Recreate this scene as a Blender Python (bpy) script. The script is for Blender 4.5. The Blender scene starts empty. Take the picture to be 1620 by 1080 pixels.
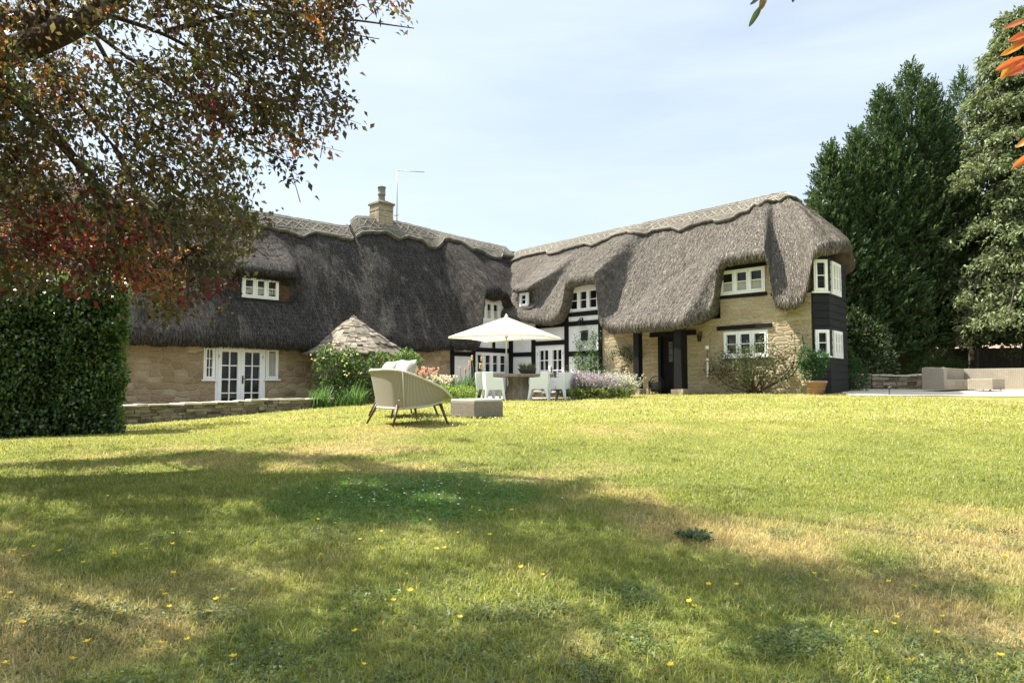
import bpy, math, random
import numpy as np
from mathutils import Vector, Matrix
random.seed(7); rng = np.random.default_rng(11)
SC = bpy.context.scene; COL = SC.collection
R = math.radians

# ---------------------------------------------------------------- camera, sky, sun, exposure
FPX = 1100.0; PITCH = math.atan(68/1100)
cam_d = bpy.data.cameras.new('camera'); cam_d.sensor_width = 36; cam_d.lens = FPX/1620*36
cam_d.clip_start = .05; cam_d.clip_end = 3000
cam = bpy.data.objects.new('camera', cam_d); COL.objects.link(cam)
cam.location = (0, 0, 1.5); cam.rotation_euler = (R(90)+PITCH, 0, 0); SC.camera = cam
SUN_EL = R(58); SUN_H = Vector((-.91, .41, 0)).normalized()
SUN = Vector((SUN_H.x*math.cos(SUN_EL), SUN_H.y*math.cos(SUN_EL), math.sin(SUN_EL)))
sd = bpy.data.lights.new('sun', 'SUN'); sd.energy = 4.3; sd.angle = R(.53); sd.color = (1, .95, .86)
so = bpy.data.objects.new('sun', sd); COL.objects.link(so); so.location = SUN*60
so.rotation_euler = SUN.to_track_quat('Z', 'Y').to_euler()
W = bpy.data.worlds.new('World'); SC.world = W; W.use_nodes = True
SC.view_settings.view_transform = 'Standard'; SC.view_settings.look = 'None'
SC.view_settings.gamma = 1; SC.view_settings.exposure = 1.78
def world():
    t = W.node_tree; n = t.nodes; l = t.links; n.clear()
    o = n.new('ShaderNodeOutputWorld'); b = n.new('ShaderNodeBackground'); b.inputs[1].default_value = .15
    s = n.new('ShaderNodeTexSky'); s.sky_type = 'NISHITA'; s.sun_disc = False
    s.sun_elevation = SUN_EL; s.sun_rotation = math.atan2(SUN_H.x, SUN_H.y)
    s.air_density = 1.0; s.dust_density = 1.6; s.ozone_density = 1.0; s.altitude = 50
    g = n.new('ShaderNodeTexCoord'); m = n.new('ShaderNodeMapping'); m.inputs['Scale'].default_value = (.9, 1.3, 6); m.inputs['Rotation'].default_value = (.02, .05, .3)
    l.new(g.outputs['Generated'], m.inputs[0])
    z = n.new('ShaderNodeTexNoise'); z.inputs['Scale'].default_value = 1.7; z.inputs['Detail'].default_value = 7; z.inputs['Roughness'].default_value = .55; z.inputs['Distortion'].default_value = .4
    l.new(m.outputs[0], z.inputs['Vector'])
    r = n.new('ShaderNodeValToRGB'); r.color_ramp.elements[0].position = .34; r.color_ramp.elements[0].color = (.52,)*3+(1,); r.color_ramp.elements[1].position = .78; r.color_ramp.elements[1].color = (.86,)*3+(1,)
    l.new(z.outputs['Fac'], r.inputs[0])
    mx = n.new('ShaderNodeMixRGB'); mx.inputs[2].default_value = (4.75, 5.3, 5.7, 1)
    l.new(r.outputs[0], mx.inputs[0]); l.new(s.outputs[0], mx.inputs[1])
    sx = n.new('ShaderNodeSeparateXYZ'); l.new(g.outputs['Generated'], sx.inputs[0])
    hr = n.new('ShaderNodeValToRGB'); hr.color_ramp.elements[0].position = .52; hr.color_ramp.elements[0].color = (.40, .40, .40, 1); hr.color_ramp.elements[1].position = .82; hr.color_ramp.elements[1].color = (1, .98, .95, 1)  # low sky dimmed, overhead sky left bright: added fill for the shade
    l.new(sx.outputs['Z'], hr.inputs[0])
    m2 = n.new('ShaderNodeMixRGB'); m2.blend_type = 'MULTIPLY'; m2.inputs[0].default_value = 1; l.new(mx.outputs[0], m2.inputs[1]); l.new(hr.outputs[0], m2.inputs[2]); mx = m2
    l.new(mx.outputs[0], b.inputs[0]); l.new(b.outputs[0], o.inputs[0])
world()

# ---------------------------------------------------------------- helpers
OX, OY = -.12, 29.2; TH = R(-46.6); cT, sT = math.cos(TH), math.sin(TH)
def wor(x, y): return OX+x*cT-y*sT, OY+x*sT+y*cT       # house frame -> world
def ray(px, py):
    dx = (px-810)/FPX; dy = (540-py)/FPX
    return dx, math.cos(PITCH)-dy*math.sin(PITCH), math.sin(PITCH)+dy*math.cos(PITCH)
def at(px, py, Y):
    d = ray(px, py); t = Y/d[1]; return Vector((d[0]*t, Y, 1.5+d[2]*t))
def pix(P):
    Z = P[2]-1.5; yc = P[1]*math.cos(PITCH)+Z*math.sin(PITCH); zc = -P[1]*math.sin(PITCH)+Z*math.cos(PITCH)
    if yc < .1: return None
    return 810+FPX*P[0]/yc, 540-FPX*zc/yc
def sst(x, a, b):
    t = np.clip((np.asarray(x, float)-a)/(b-a), 0, 1); return t*t*(3-2*t)
_lat = {}
def vnoise(x, y, seed=0):
    if seed not in _lat: _lat[seed] = np.random.default_rng(seed+100).random((256, 256))
    g = _lat[seed]; x = np.asarray(x, float); y = np.asarray(y, float)
    xi = np.floor(x).astype(int); yi = np.floor(y).astype(int); fx = x-xi; fy = y-yi
    fx = fx*fx*(3-2*fx); fy = fy*fy*(3-2*fy)
    a = g[xi % 256, yi % 256]; b = g[(xi+1) % 256, yi % 256]; c = g[xi % 256, (yi+1) % 256]; d = g[(xi+1) % 256, (yi+1) % 256]
    return (a*(1-fx)+b*fx)*(1-fy)+(c*(1-fx)+d*fx)*fy
def fbm(x, y, seed=0, o=4):
    v = 0; a = .5; s = 0
    for k in range(o): v = v+a*vnoise(np.asarray(x)*2**k, np.asarray(y)*2**k, seed+k); s += a; a *= .5
    return v/s
PY = [-30, -10, 0, 4, 8, 11, 15, 20, 25, 40, 90, 700]; PZ = [-1.4, -.6, 0, .3, .62, .83, .98, 1.08, 1.16, 1.25, 1.6, 2.0]
def gz(X, Y):
    X = np.asarray(X, float); Y = np.asarray(Y, float)
    z = np.interp(Y, PY, PZ)
    z = z-.06*np.minimum(np.maximum(0, -X-1), 12)*sst(Y, 4, 17)*(1-sst(Y, 40, 60))
    z = z+.17*sst(X, 2, 10)*sst(Y, 10, 21)
    x, y = (X-OX)*cT+(Y-OY)*sT, -(X-OX)*sT+(Y-OY)*cT
    m = sst(x, -8, -.2)*(1-sst(x, 2.0, 2.25))*(1-sst(y, -10.2, -9.6))*sst(y, -22, -19)
    z = z*(1-m)+.56*m
    m2 = sst(x, -.6, 0)*(1-sst(x, 6.5, 7.5))*(1-sst(y, -.4, 0.2))*sst(y, -8.6, -7.2)
    z = z*(1-m2)+1.03*m2
    return z+.02*(fbm(X*.5, Y*.5, 3)-.5)
def gzf(X, Y): return float(gz(X, Y))
def ground(px, py):
    d = ray(px, py); t = 1.0
    for k in range(4000):
        if 1.5+d[2]*t < gzf(d[0]*t, d[1]*t): break
        t += .02 if t < 14 else .06
    return Vector((d[0]*t, d[1]*t, gzf(d[0]*t, d[1]*t)))

class MB:
    def __init__(s): s.v = []; s.f = []; s.m = []; s.sm = []
    def add(s, verts, faces, mi=0, smooth=False, M=None):
        b = len(s.v)
        s.v += [tuple(M @ Vector(v)) if M else tuple(v) for v in verts]
        for f in faces: s.f.append([b+i for i in f]); s.m.append(mi); s.sm.append(smooth)
        return s
    def box(s, x0, x1, y0, y1, z0, z1, mi=0, M=None):
        v = [(x, y, z) for z in (z0, z1) for y in (y0, y1) for x in (x0, x1)]
        return s.add(v, [(0, 2, 3, 1), (4, 5, 7, 6), (0, 1, 5, 4), (2, 6, 7, 3), (0, 4, 6, 2), (1, 3, 7, 5)], mi, False, M)
    def jbox(s, x0, x1, y0, y1, z0, z1, j, mi=0, M=None):
        v = [(x+random.uniform(-j, j), y+random.uniform(-j, j), z+random.uniform(-j, j)) for z in (z0, z1) for y in (y0, y1) for x in (x0, x1)]
        return s.add(v, [(0, 2, 3, 1), (4, 5, 7, 6), (0, 1, 5, 4), (2, 6, 7, 3), (0, 4, 6, 2), (1, 3, 7, 5)], mi, False, M)
    def bar(s, p, q, w, h, mi=0, up=(0, 0, 1)):
        p = Vector(p); q = Vector(q); d = (q-p).normalized(); u = Vector(up)
        a = d.cross(u)
        if a.length < 1e-4: a = d.cross(Vector((1, 0, 0)))
        a.normalize(); b = a.cross(d)
        v = [c+a*sx*w/2+b*sz*h/2 for c in (p, q) for sz in (-1, 1) for sx in (-1, 1)]
        return s.add(v, [(0, 2, 3, 1), (4, 5, 7, 6), (0, 1, 5, 4), (2, 6, 7, 3), (0, 4, 6, 2), (1, 3, 7, 5)], mi)
    def tube(s, pts, rad, n=8, mi=0, cap=True):
        pts = [Vector(p) for p in pts]; N = len(pts)
        if not hasattr(rad, '__len__'): rad = [rad]*N
        v = []; prev = None
        for i, p in enumerate(pts):
            d = (pts[min(i+1, N-1)]-pts[max(i-1, 0)]).normalized()
            if prev is None:
                a = d.cross(Vector((0, 0, 1)))
                if a.length < .1: a = d.cross(Vector((1, 0, 0)))
            else: a = prev-d*prev.dot(d)
            a.normalize(); prev = a; b = d.cross(a)
            for k in range(n):
                t = 2*math.pi*k/n; v.append(p+(a*math.cos(t)+b*math.sin(t))*rad[i])
        f = [(i*n+k, i*n+(k+1) % n, (i+1)*n+(k+1) % n, (i+1)*n+k) for i in range(N-1) for k in range(n)]
        if cap: f += [tuple(range(n))[::-1], tuple((N-1)*n+k for k in range(n))]
        return s.add(v, f, mi, True)
    def lathe(s, prof, c=(0, 0, 0), n=20, mi=0, smooth=True):
        v = [(c[0]+r*math.cos(2*math.pi*k/n), c[1]+r*math.sin(2*math.pi*k/n), c[2]+z) for r, z in prof for k in range(n)]
        f = [(i*n+k, i*n+(k+1) % n, (i+1)*n+(k+1) % n, (i+1)*n+k) for i in range(len(prof)-1) for k in range(n)]
        return s.add(v, f, mi, smooth)
    def prism(s, poly, depth, M, mi=0):   # poly in xz, extruded along +y by depth
        n = len(poly); v = [(x, 0, z) for x, z in poly]+[(x, depth, z) for x, z in poly]
        f = [tuple(range(n)), tuple(range(2*n-1, n-1, -1))]+[(i+n, (i+1) % n+n, (i+1) % n, i) for i in range(n)]
        return s.add(v, f, mi, False, M)
    def grid(s, P, mi=0, smooth=True, wrap=False):
        a, b = len(P), len(P[0]); v = [p for r in P for p in r]; f = []
        for i in range(a-1):
            for j in range(b if wrap else b-1): f.append((i*b+j, i*b+(j+1) % b, (i+1)*b+(j+1) % b, (i+1)*b+j))
        return s.add(v, f, mi, smooth)
    def build(s, name, mats, parent=None, uv=True, bevel=0):
        me = bpy.data.meshes.new(name); me.from_pydata(s.v, [], s.f); me.update()
        mats = mats if isinstance(mats, (list, tuple)) else [mats]
        for m in mats: me.materials.append(m)
        me.polygons.foreach_set('material_index', s.m); me.polygons.foreach_set('use_smooth', s.sm)
        if uv:
            L = me.uv_layers.new(name='UVMap'); n = len(me.loops); uvs = np.zeros((n, 2), np.float32)
            for p in me.polygons:
                nx, ny, nz = p.normal
                for li in p.loop_indices:
                    c = me.vertices[me.loops[li].vertex_index].co
                    if abs(nz) > .75: uvs[li] = (c.x, c.y)
                    else:
                        h = math.hypot(nx, ny); uvs[li] = ((-c.x*ny+c.y*nx)/h, c.z)
            L.data.foreach_set('uv', uvs.ravel())
        o = bpy.data.objects.new(name, me); COL.objects.link(o)
        if parent: o.parent = parent
        if bevel:
            b = o.modifiers.new('bevel', 'BEVEL'); b.width = bevel; b.segments = 2; b.limit_method = 'ANGLE'; b.angle_limit = R(40)
        return o
def np_mesh(name, V, loops, totals, mats, parent=None, col=None, smooth=False, uv=None):
    me = bpy.data.meshes.new(name); V = np.asarray(V, np.float32)
    me.vertices.add(len(V)); me.vertices.foreach_set('co', V.ravel())
    loops = np.asarray(loops, np.int32).ravel(); totals = np.asarray(totals, np.int32)
    me.loops.add(len(loops)); me.loops.foreach_set('vertex_index', loops)
    me.polygons.add(len(totals)); st = np.zeros(len(totals), np.int32); st[1:] = np.cumsum(totals)[:-1]
    me.polygons.foreach_set('loop_start', st); me.polygons.foreach_set('loop_total', totals)
    if smooth: me.polygons.foreach_set('use_smooth', np.ones(len(totals), bool))
    me.update(calc_edges=True)
    if col is not None:
        a = me.attributes.new('col', 'FLOAT_COLOR', 'POINT'); c = np.ones((len(V), 4), np.float32); c[:, :3] = col; a.data.foreach_set('color', c.ravel())
    if uv is not None:
        L = me.uv_layers.new(name='UVMap'); L.data.foreach_set('uv', np.asarray(uv, np.float32)[loops].ravel())
    for m in (mats if isinstance(mats, (list, tuple)) else [mats]): me.materials.append(m)
    me.validate()
    o = bpy.data.objects.new(name, me); COL.objects.link(o)
    if parent: o.parent = parent
    return o
def nrm(a): return a/np.maximum(np.linalg.norm(a, axis=1, keepdims=True), 1e-6)
def leaves(pos, d, L, Wd, col, up=None, fold=.2, droop=.0):
    """leaf-shaped quads; returns arrays for joining"""
    N = len(pos); d = nrm(d)
    if up is None: up = rng.normal(size=(N, 3))+np.array([0, 0, .8])
    side = nrm(np.cross(d, up)); nn = nrm(np.cross(side, d))
    L = np.broadcast_to(np.asarray(L, float), (N,))[:, None]; Wd = np.broadcast_to(np.asarray(Wd, float), (N,))[:, None]
    mid = pos+d*L*.45
    V = np.stack([pos, mid+side*Wd*.5+nn*fold*Wd, pos+d*L-np.array([0, 0, 1])*droop*L, mid-side*Wd*.5+nn*fold*Wd], 1).reshape(-1, 3)
    return V, np.repeat(col, 4, axis=0)
def leaf_obj(name, parts, mat, parent=None, org=None):
    V = np.concatenate([p[0] for p in parts]); C = np.concatenate([p[1] for p in parts])
    if org is not None: V = V-np.asarray(org)
    n = len(V)//4
    return np_mesh(name, V, np.arange(n*4), np.full(n, 4), mat, parent, C)
def tag(o, label=None, cat=None, group=None, kind=None):
    for k, v in (('label', label), ('category', cat), ('group', group), ('kind', kind)):
        if v: o[k] = v
    return o
def empty(name, loc=(0, 0, 0), rz=0, label=None, cat=None, group=None):
    o = bpy.data.objects.new(name, None); COL.objects.link(o); o.location = loc; o.rotation_euler = (0, 0, rz); o.empty_display_size = .2
    return tag(o, label, cat, group)
def copy_tree(o, parent=None):
    c = o.copy(); COL.objects.link(c)
    if parent: c.parent = parent
    for ch in [x for x in bpy.data.objects if x.parent == o]: copy_tree(ch, c)
    return c
def spline(pts, n=8):
    P = [np.array(p, float) for p in pts]; P = [2*P[0]-P[1]]+P+[2*P[-1]-P[-2]]; out = []
    for i in range(1, len(P)-2):
        for k in range(n):
            t = k/n; a, b, c, d = P[i-1], P[i], P[i+1], P[i+2]
            out.append(.5*((2*b)+(c-a)*t+(2*a-5*b+4*c-d)*t*t+(3*b-a-3*c+d)*t**3))
    out.append(P[-2]); return [Vector(p) for p in out]

# ---------------------------------------------------------------- materials
class NT:
    def __init__(s, name):
        s.m = bpy.data.materials.new(name); s.m.use_nodes = True; s.t = s.m.node_tree; s.n = s.t.nodes; s.l = s.t.links
        s.b = s.n['Principled BSDF']; s.out = s.n['Material Output']
    def node(s, ty, **kw):
        n = s.n.new(ty)
        for k, v in kw.items():
            if k.startswith('i_'): n.inputs[k[2:].replace('_', ' ')].default_value = v
            else: setattr(n, k, v)
        return n
    def link(s, a, b): s.l.new(a, b)
    def coord(s, kind='UV', scale=(1, 1, 1), rot=(0, 0, 0)):
        c = s.node('ShaderNodeTexCoord'); m = s.node('ShaderNodeMapping'); m.inputs['Scale'].default_value = scale; m.inputs['Rotation'].default_value = rot
        s.link(c.outputs[kind], m.inputs[0]); return m.outputs[0]
    def noise(s, vec, scale=5, detail=5, rough=.6, dist=0):
        n = s.node('ShaderNodeTexNoise', i_Scale=scale, i_Detail=detail, i_Roughness=rough, i_Distortion=dist); s.link(vec, n.inputs['Vector']); return n.outputs['Fac']
    def ramp(s, fac, stops, mode='LINEAR'):
        r = s.node('ShaderNodeValToRGB'); e = r.color_ramp.elements; r.color_ramp.interpolation = mode
        while len(e) < len(stops): e.new(.5)
        for k, (p, c) in enumerate(stops): e[k].position = p; e[k].color = tuple(c)+(1,) if len(c) == 3 else c
        s.link(fac, r.inputs[0]); return r.outputs[0]
    def mix(s, fac, a, b, mode='MIX'):
        m = s.node('ShaderNodeMixRGB', blend_type=mode)
        for i, v in ((0, fac), (1, a), (2, b)):
            if isinstance(v, (int, float)): m.inputs[i].default_value = v
            elif isinstance(v, tuple): m.inputs[i].default_value = v+(1,)
            else: s.link(v, m.inputs[i])
        return m.outputs[0]
    def math(s, op, a, b):
        m = s.node('ShaderNodeMath', operation=op)
        for i, v in ((0, a), (1, b)):
            if isinstance(v, (int, float)): m.inputs[i].default_value = v
            else: s.link(v, m.inputs[i])
        return m.outputs[0]
    def bump(s, h, strength=.5, dist=.02):
        b = s.node('ShaderNodeBump', i_Strength=strength, i_Distance=dist); s.link(h, b.inputs['Height']); s.link(b.outputs[0], s.b.inputs['Normal'])
    def base(s, c, rough=.8, spec=.3):
        if isinstance(c, tuple): s.b.inputs['Base Color'].default_value = c+(1,)
        else: s.link(c, s.b.inputs['Base Color'])
        s.b.inputs['Roughness'].default_value = rough; s.b.inputs['Specular IOR Level'].default_value = spec
        return s
def g3(v): return (v, v, v)
def m_simple(name, a, b, scale=8, rough=.8, spec=.3, stretch=(1, 1, 1), bump=.2, bd=.01, kind='Object'):
    t = NT(name); v = t.coord(kind, stretch); f = t.noise(v, scale, 6, .65); t.base(t.ramp(f, [(.3, a), (.7, b)]), rough, spec)
    if bump: t.bump(f, bump, bd)
    return t.m
def m_thatch(name, dark, midc, light, lichen=None):
    t = NT(name); v = t.coord('UV', (24, 2.6, 1)); fine = t.noise(v, 1, 8, .8)
    sp = t.noise(t.coord('UV', (17, 11, 1)), 1, 6, .85); patch = t.noise(t.coord('UV', (1.1, .45, 1)), 1, 5, .6, .5)
    streak = t.noise(t.coord('UV', (5, .35, 1)), 1, 4, .6)
    f = t.mix(.45, fine, sp); c = t.ramp(f, [(.38, dark), (.5, midc), (.64, light)])
    c = t.mix(t.ramp(patch, [(.35, g3(.0)), (.7, g3(.6))]), c, t.mix(.55, c, tuple(x*.4 for x in midc)))
    c = t.mix(t.ramp(streak, [(.52, g3(0)), (.75, g3(.55))]), c, t.mix(.6, c, light))
    if lichen:
        ln = t.noise(t.coord('UV', (3, 2, 1)), 1, 6, .7); sx_ = t.node('ShaderNodeSeparateXYZ'); t.link(t.coord('UV', (.05, 1, 1)), sx_.inputs[0]); hipm = t.ramp(sx_.outputs[0], [(.64, g3(0)), (.69, g3(.7))])
        c = t.mix(t.math('MULTIPLY', t.ramp(ln, [(.5, g3(0)), (.62, g3(.8))]), hipm), c, lichen)
    t.base(c, .95, .1); h = t.mix(.5, fine, sp); t.bump(h, 1.0, .12); return t.m
def m_rubble(name, cols, mortar, sx, sy, warp=.25, ms=.05, bump=.6, moss=None):
    t = NT(name); v = t.coord('UV', (sx, sy, 1)); nz = t.node('ShaderNodeTexNoise', i_Scale=1.1, i_Detail=3); t.link(v, nz.inputs['Vector'])
    vm = t.node('ShaderNodeVectorMath', operation='MULTIPLY_ADD'); t.link(nz.outputs['Color'], vm.inputs[0]); vm.inputs[1].default_value = (warp, warp, 0); t.link(v, vm.inputs[2])
    br = t.node('ShaderNodeTexBrick', i_Scale=1.0, i_Mortar_Size=ms, i_Mortar_Smooth=.4, i_Brick_Width=1.0, i_Row_Height=.5, offset=.45, squash=.7, squash_frequency=3)
    br.inputs['Color1'].default_value = (0, 0, 0, 1); br.inputs['Color2'].default_value = (1, 1, 1, 1); br.inputs['Mortar'].default_value = (.5, .5, .5, 1)
    t.link(vm.outputs[0], br.inputs['Vector'])
    c = t.ramp(br.outputs['Color'], [(i/(len(cols)-1), k) for i, k in enumerate(cols)])
    big = t.noise(t.coord('UV', (.8, .8, 1)), 1, 5, .65); c = t.mix(t.ramp(big, [(.3, g3(.55)), (.7, g3(0))]), c, t.mix(.5, c, (.1, .07, .04)))
    fine = t.noise(t.coord('UV', (18, 22, 1)), 1, 6, .75); c = t.mix(.65, c, t.ramp(fine, [(.25, g3(.35)), (.75, g3(1.0))]), 'MULTIPLY')
    c = t.mix(t.math('MULTIPLY', br.outputs['Fac'], .85), c, mortar)
    if moss: c = t.mix(t.ramp(t.noise(t.coord('UV', (2.2, 2.2, 1)), 1, 5, .7), [(.5, g3(0)), (.7, g3(.5))]), c, moss)
    t.base(c, .95, .15)
    h = t.mix(.35, t.ramp(br.outputs['Fac'], [(0, g3(1)), (1, g3(0))]), fine); t.bump(h, bump, .03); return t.m
def m_leaf(name, rough=.5, trans=.35, gain=1.7, spec=.3):
    t = NT(name); a = t.node('ShaderNodeAttribute', attribute_name='col'); t.base(a.outputs['Color'], rough, spec)
    tr = t.node('ShaderNodeBsdfTranslucent'); t.link(t.mix(1.0, a.outputs['Color'], (gain, gain, gain*.7), 'MULTIPLY'), tr.inputs[0])
    mx = t.node('ShaderNodeMixShader'); mx.inputs[0].default_value = trans; t.link(t.b.outputs[0], mx.inputs[1]); t.link(tr.outputs[0], mx.inputs[2]); t.link(mx.outputs[0], t.out.inputs[0]); return t.m
M_THR = m_thatch('thatch_weathered', (.034, .029, .024), (.125, .110, .093), (.31, .28, .235), (.30, .235, .07))
M_THH = M_THR
M_THL = m_thatch('thatch_dark', (.014, .0125, .012), (.058, .052, .047), (.21, .19, .165))
M_RDG = m_thatch('thatch_ridge', (.05, .044, .035), (.16, .145, .118), (.33, .30, .25))
M_SPAR = m_simple('hazel_spar', (.30, .275, .22), (.46, .42, .34), 20, .9, bump=0)
def m_vor(name, cols, mortar, sx, sy, rnd=.75, dirt=.5, edge=.7):
    t = NT(name); v = t.coord('UV', (sx, sy, 1)); nz = t.node('ShaderNodeTexNoise', i_Scale=1.3, i_Detail=4); t.link(v, nz.inputs['Vector'])
    vm = t.node('ShaderNodeVectorMath', operation='MULTIPLY_ADD'); t.link(nz.outputs['Color'], vm.inputs[0]); vm.inputs[1].default_value = (.7, .45, 0); t.link(v, vm.inputs[2])
    a = t.node('ShaderNodeTexVoronoi', voronoi_dimensions='2D', i_Scale=1, i_Randomness=rnd); e = t.node('ShaderNodeTexVoronoi', voronoi_dimensions='2D', feature='DISTANCE_TO_EDGE', i_Scale=1, i_Randomness=rnd)
    t.link(vm.outputs[0], a.inputs['Vector']); t.link(vm.outputs[0], e.inputs['Vector']); s = t.node('ShaderNodeSeparateColor'); t.link(a.outputs['Color'], s.inputs[0])
    c = t.ramp(s.outputs[0], [(i/(len(cols)-1), k) for i, k in enumerate(cols)]); fine = t.noise(t.coord('UV', (14, 18, 1)), 1, 7, .78); c = t.mix(.75, c, t.ramp(fine, [(.3, g3(.4)), (.7, g3(1.1))]), 'MULTIPLY')
    big = t.noise(t.coord('UV', (.7, .9, 1)), 1, 5, .65); c = t.mix(t.ramp(big, [(.35, g3(dirt)), (.65, g3(0))]), c, (.24, .175, .10))
    ed = t.ramp(e.outputs['Distance'], [(.02, g3(1)), (.11, g3(0))]); c = t.mix(t.math('MULTIPLY', ed, edge), c, mortar); t.base(c, .95, .12)
    t.bump(t.mix(.35, t.ramp(e.outputs['Distance'], [(.0, g3(0)), (.16, g3(1))]), fine), .8, .04); return t.m
M_STR = m_vor('cotswold_stone', [(.40, .325, .205), (.48, .40, .27), (.55, .47, .33), (.44, .355, .22), (.50, .41, .27)], (.47, .39, .265), 2.7, 7.0, .55, .35, .5)
M_STL = m_vor('rubble_stone', [(.26, .19, .11), (.42, .325, .20), (.33, .25, .15), (.54, .45, .31), (.36, .275, .165)], (.36, .28, .18), 2.9, 5.6)
def m_island(name, cols, scale=9, bump=.6, moss=None):
    t = NT(name); g_ = t.node('ShaderNodeNewGeometry'); c = t.ramp(g_.outputs['Random Per Island'], [(i/(len(cols)-1), k) for i, k in enumerate(cols)]); f = t.noise(t.coord('Object'), scale, 7, .75)
    c = t.mix(.8, c, t.ramp(f, [(.3, g3(.4)), (.68, g3(1.15))]), 'MULTIPLY')
    if moss: c = t.mix(t.ramp(t.noise(t.coord('Object'), 3.1, 5, .7), [(.5, g3(0)), (.66, g3(.55))]), c, moss)
    t.base(c, .95, .12); t.bump(f, bump, .03); return t.m
M_DRY = m_island('dry_stone', [(.09, .075, .055), (.30, .25, .175), (.16, .13, .09), (.42, .36, .26), (.22, .18, .13), (.34, .29, .21)], 9, .7, (.07, .07, .035))
M_WBR = NT('white_painted_brick'); t = M_WBR; br = t.node('ShaderNodeTexBrick', i_Scale=1, i_Mortar_Size=.012, i_Brick_Width=.23, i_Row_Height=.078); t.link(t.coord('UV'), br.inputs['Vector'])
t.base(t.mix(br.outputs['Fac'], t.ramp(t.noise(t.coord('UV', (2, 2, 1)), 1, 6, .7), [(.3, (.64, .64, .62)), (.7, (.82, .82, .80))]), (.66, .66, .64)), .7); t.bump(t.ramp(br.outputs['Fac'], [(0, g3(1)), (1, g3(0))]), .5, .008); M_WBR = t.m
M_BLK = m_simple('black_timber', (.002, .002, .0025), (.008, .0075, .0075), 6, .65, .22, (8, 8, 1.2), .5, .01)
M_BLB = m_simple('black_boarding', (.003, .003, .0035), (.009, .009, .010), 6, .6, .28, (4, 4, 1), .3, .006)
M_WHT = m_simple('white_paint', (.74, .74, .72), (.83, .83, .81), 9, .45, .4, bump=.05)
M_SOF = m_simple('reed_soffit', (.10, .06, .035), (.2, .13, .08), 30, .95, .1, (1, 1, 1), .5, .02)
M_TERR = m_simple('terracotta', (.27, .155, .115), (.40, .26, .205), 12, .85, .2)
M_SLAB = m_rubble('paving_slab', [(.36, .31, .24), (.46, .41, .33), (.52, .47, .39), (.40, .35, .28)], (.25, .22, .17), .9, .9, .05, .02, .3)
M_GRAV = m_simple('pale_gravel', (.34, .29, .22), (.66, .60, .50), 60, .95, .1, bump=.8, bd=.02)
M_BARK = m_simple('bark', (.028, .022, .018), (.085, .07, .056), 5, .95, .1, (6, 6, 1.2), .9, .03)
M_BARK2 = m_simple('reddish_bark', (.04, .026, .02), (.11, .08, .06), 5, .95, .1, (6, 6, 1), .9, .03)
M_TEAK = m_simple('dark_teak', (.06, .032, .016), (.13, .075, .04), 10, .5, .4, (1, 1, .2))
M_WOOD = m_simple('weathered_wood', (.17, .135, .10), (.36, .30, .235), 4, .85, .2, (3, 3, .6), .5, .01)
M_FENCE = m_simple('dark_fence_boards', (.018, .014, .012), (.05, .04, .033), 3, .9, .2, (6, 6, .8), .4)
M_FAB = m_simple('light_cushion_fabric', (.33, .315, .285), (.40, .385, .35), 160, .95, .1, bump=.25, bd=.004)
M_PLAS = m_simple('white_plastic', (.78, .79, .80), (.82, .83, .84), 3, .38, .45, bump=0)
M_PLANT = m_simple('dark_zinc', (.05, .053, .052), (.09, .094, .092), 8, .6, .4)
M_IRON = m_simple('black_iron', (.008, .008, .009), (.025, .025, .026), 12, .5, .5)
M_RUST = m_simple('rusty_metal', (.07, .03, .015), (.16, .08, .04), 14, .8, .3)
M_STEEL = m_simple('grey_metal', (.30, .31, .32), (.42, .43, .44), 12, .4, .5)
M_CHM = m_simple('chimney_stone', (.20, .165, .115), (.40, .345, .25), 7, .95, .1, bump=.6, bd=.02)
M_COWL = m_simple('chimney_clay', (.12, .115, .10), (.26, .25, .21), 14, .8, .2)
M_TILE = m_island('stone_tile', [(.06, .05, .038), (.25, .215, .16), (.14, .118, .09), (.34, .30, .23), (.20, .17, .128)], 8, .8, (.05, .045, .035))
M_CUR = m_simple('cream_curtain', (.30, .29, .26), (.45, .44, .40), 6, .9, .1, (6, 6, .4))
M_RTILE = m_simple('pinkish_roof_tile', (.36, .22, .17), (.52, .36, .29), 6, .9, .2)
def glass():
    t = NT('window_glass'); c = t.noise(t.coord('Object', (1, 1, 1)), 1.7, 3, .5)
    t.base(t.ramp(c, [(.35, (.003, .004, .005)), (.65, (.02, .023, .025))]), .03, .32); t.bump(t.noise(t.coord('Object'), 3, 2), .06, .02); return t.m
M_GLS = glass()
def weave(name, a, b, sx, sy):
    t = NT(name); v = t.coord('UV', (sx, sy, 1)); ck = t.node('ShaderNodeTexBrick', i_Scale=1, i_Mortar_Size=.09, i_Mortar_Smooth=.5, i_Brick_Width=1, i_Row_Height=.45); t.link(v, ck.inputs['Vector'])
    ck.inputs['Color1'].default_value = a+(1,); ck.inputs['Color2'].default_value = b+(1,); ck.inputs['Mortar'].default_value = tuple(x*.5 for x in a)+(1,)
    t.base(t.mix(.5, ck.outputs['Color'], t.ramp(t.noise(t.coord('UV', (3, 3, 1)), 1, 5), [(.3, g3(.6)), (.7, g3(1))]), 'MULTIPLY'), .75, .25); t.bump(t.ramp(ck.outputs['Fac'], [(0, g3(1)), (1, g3(0))]), .8, .006); return t.m
M_WICK = weave('grey_wicker', (.34, .295, .235), (.25, .215, .17), 10, 24)
M_SOFA = weave('tan_wicker', (.46, .405, .31), (.40, .35, .265), 10, 26)
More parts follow.
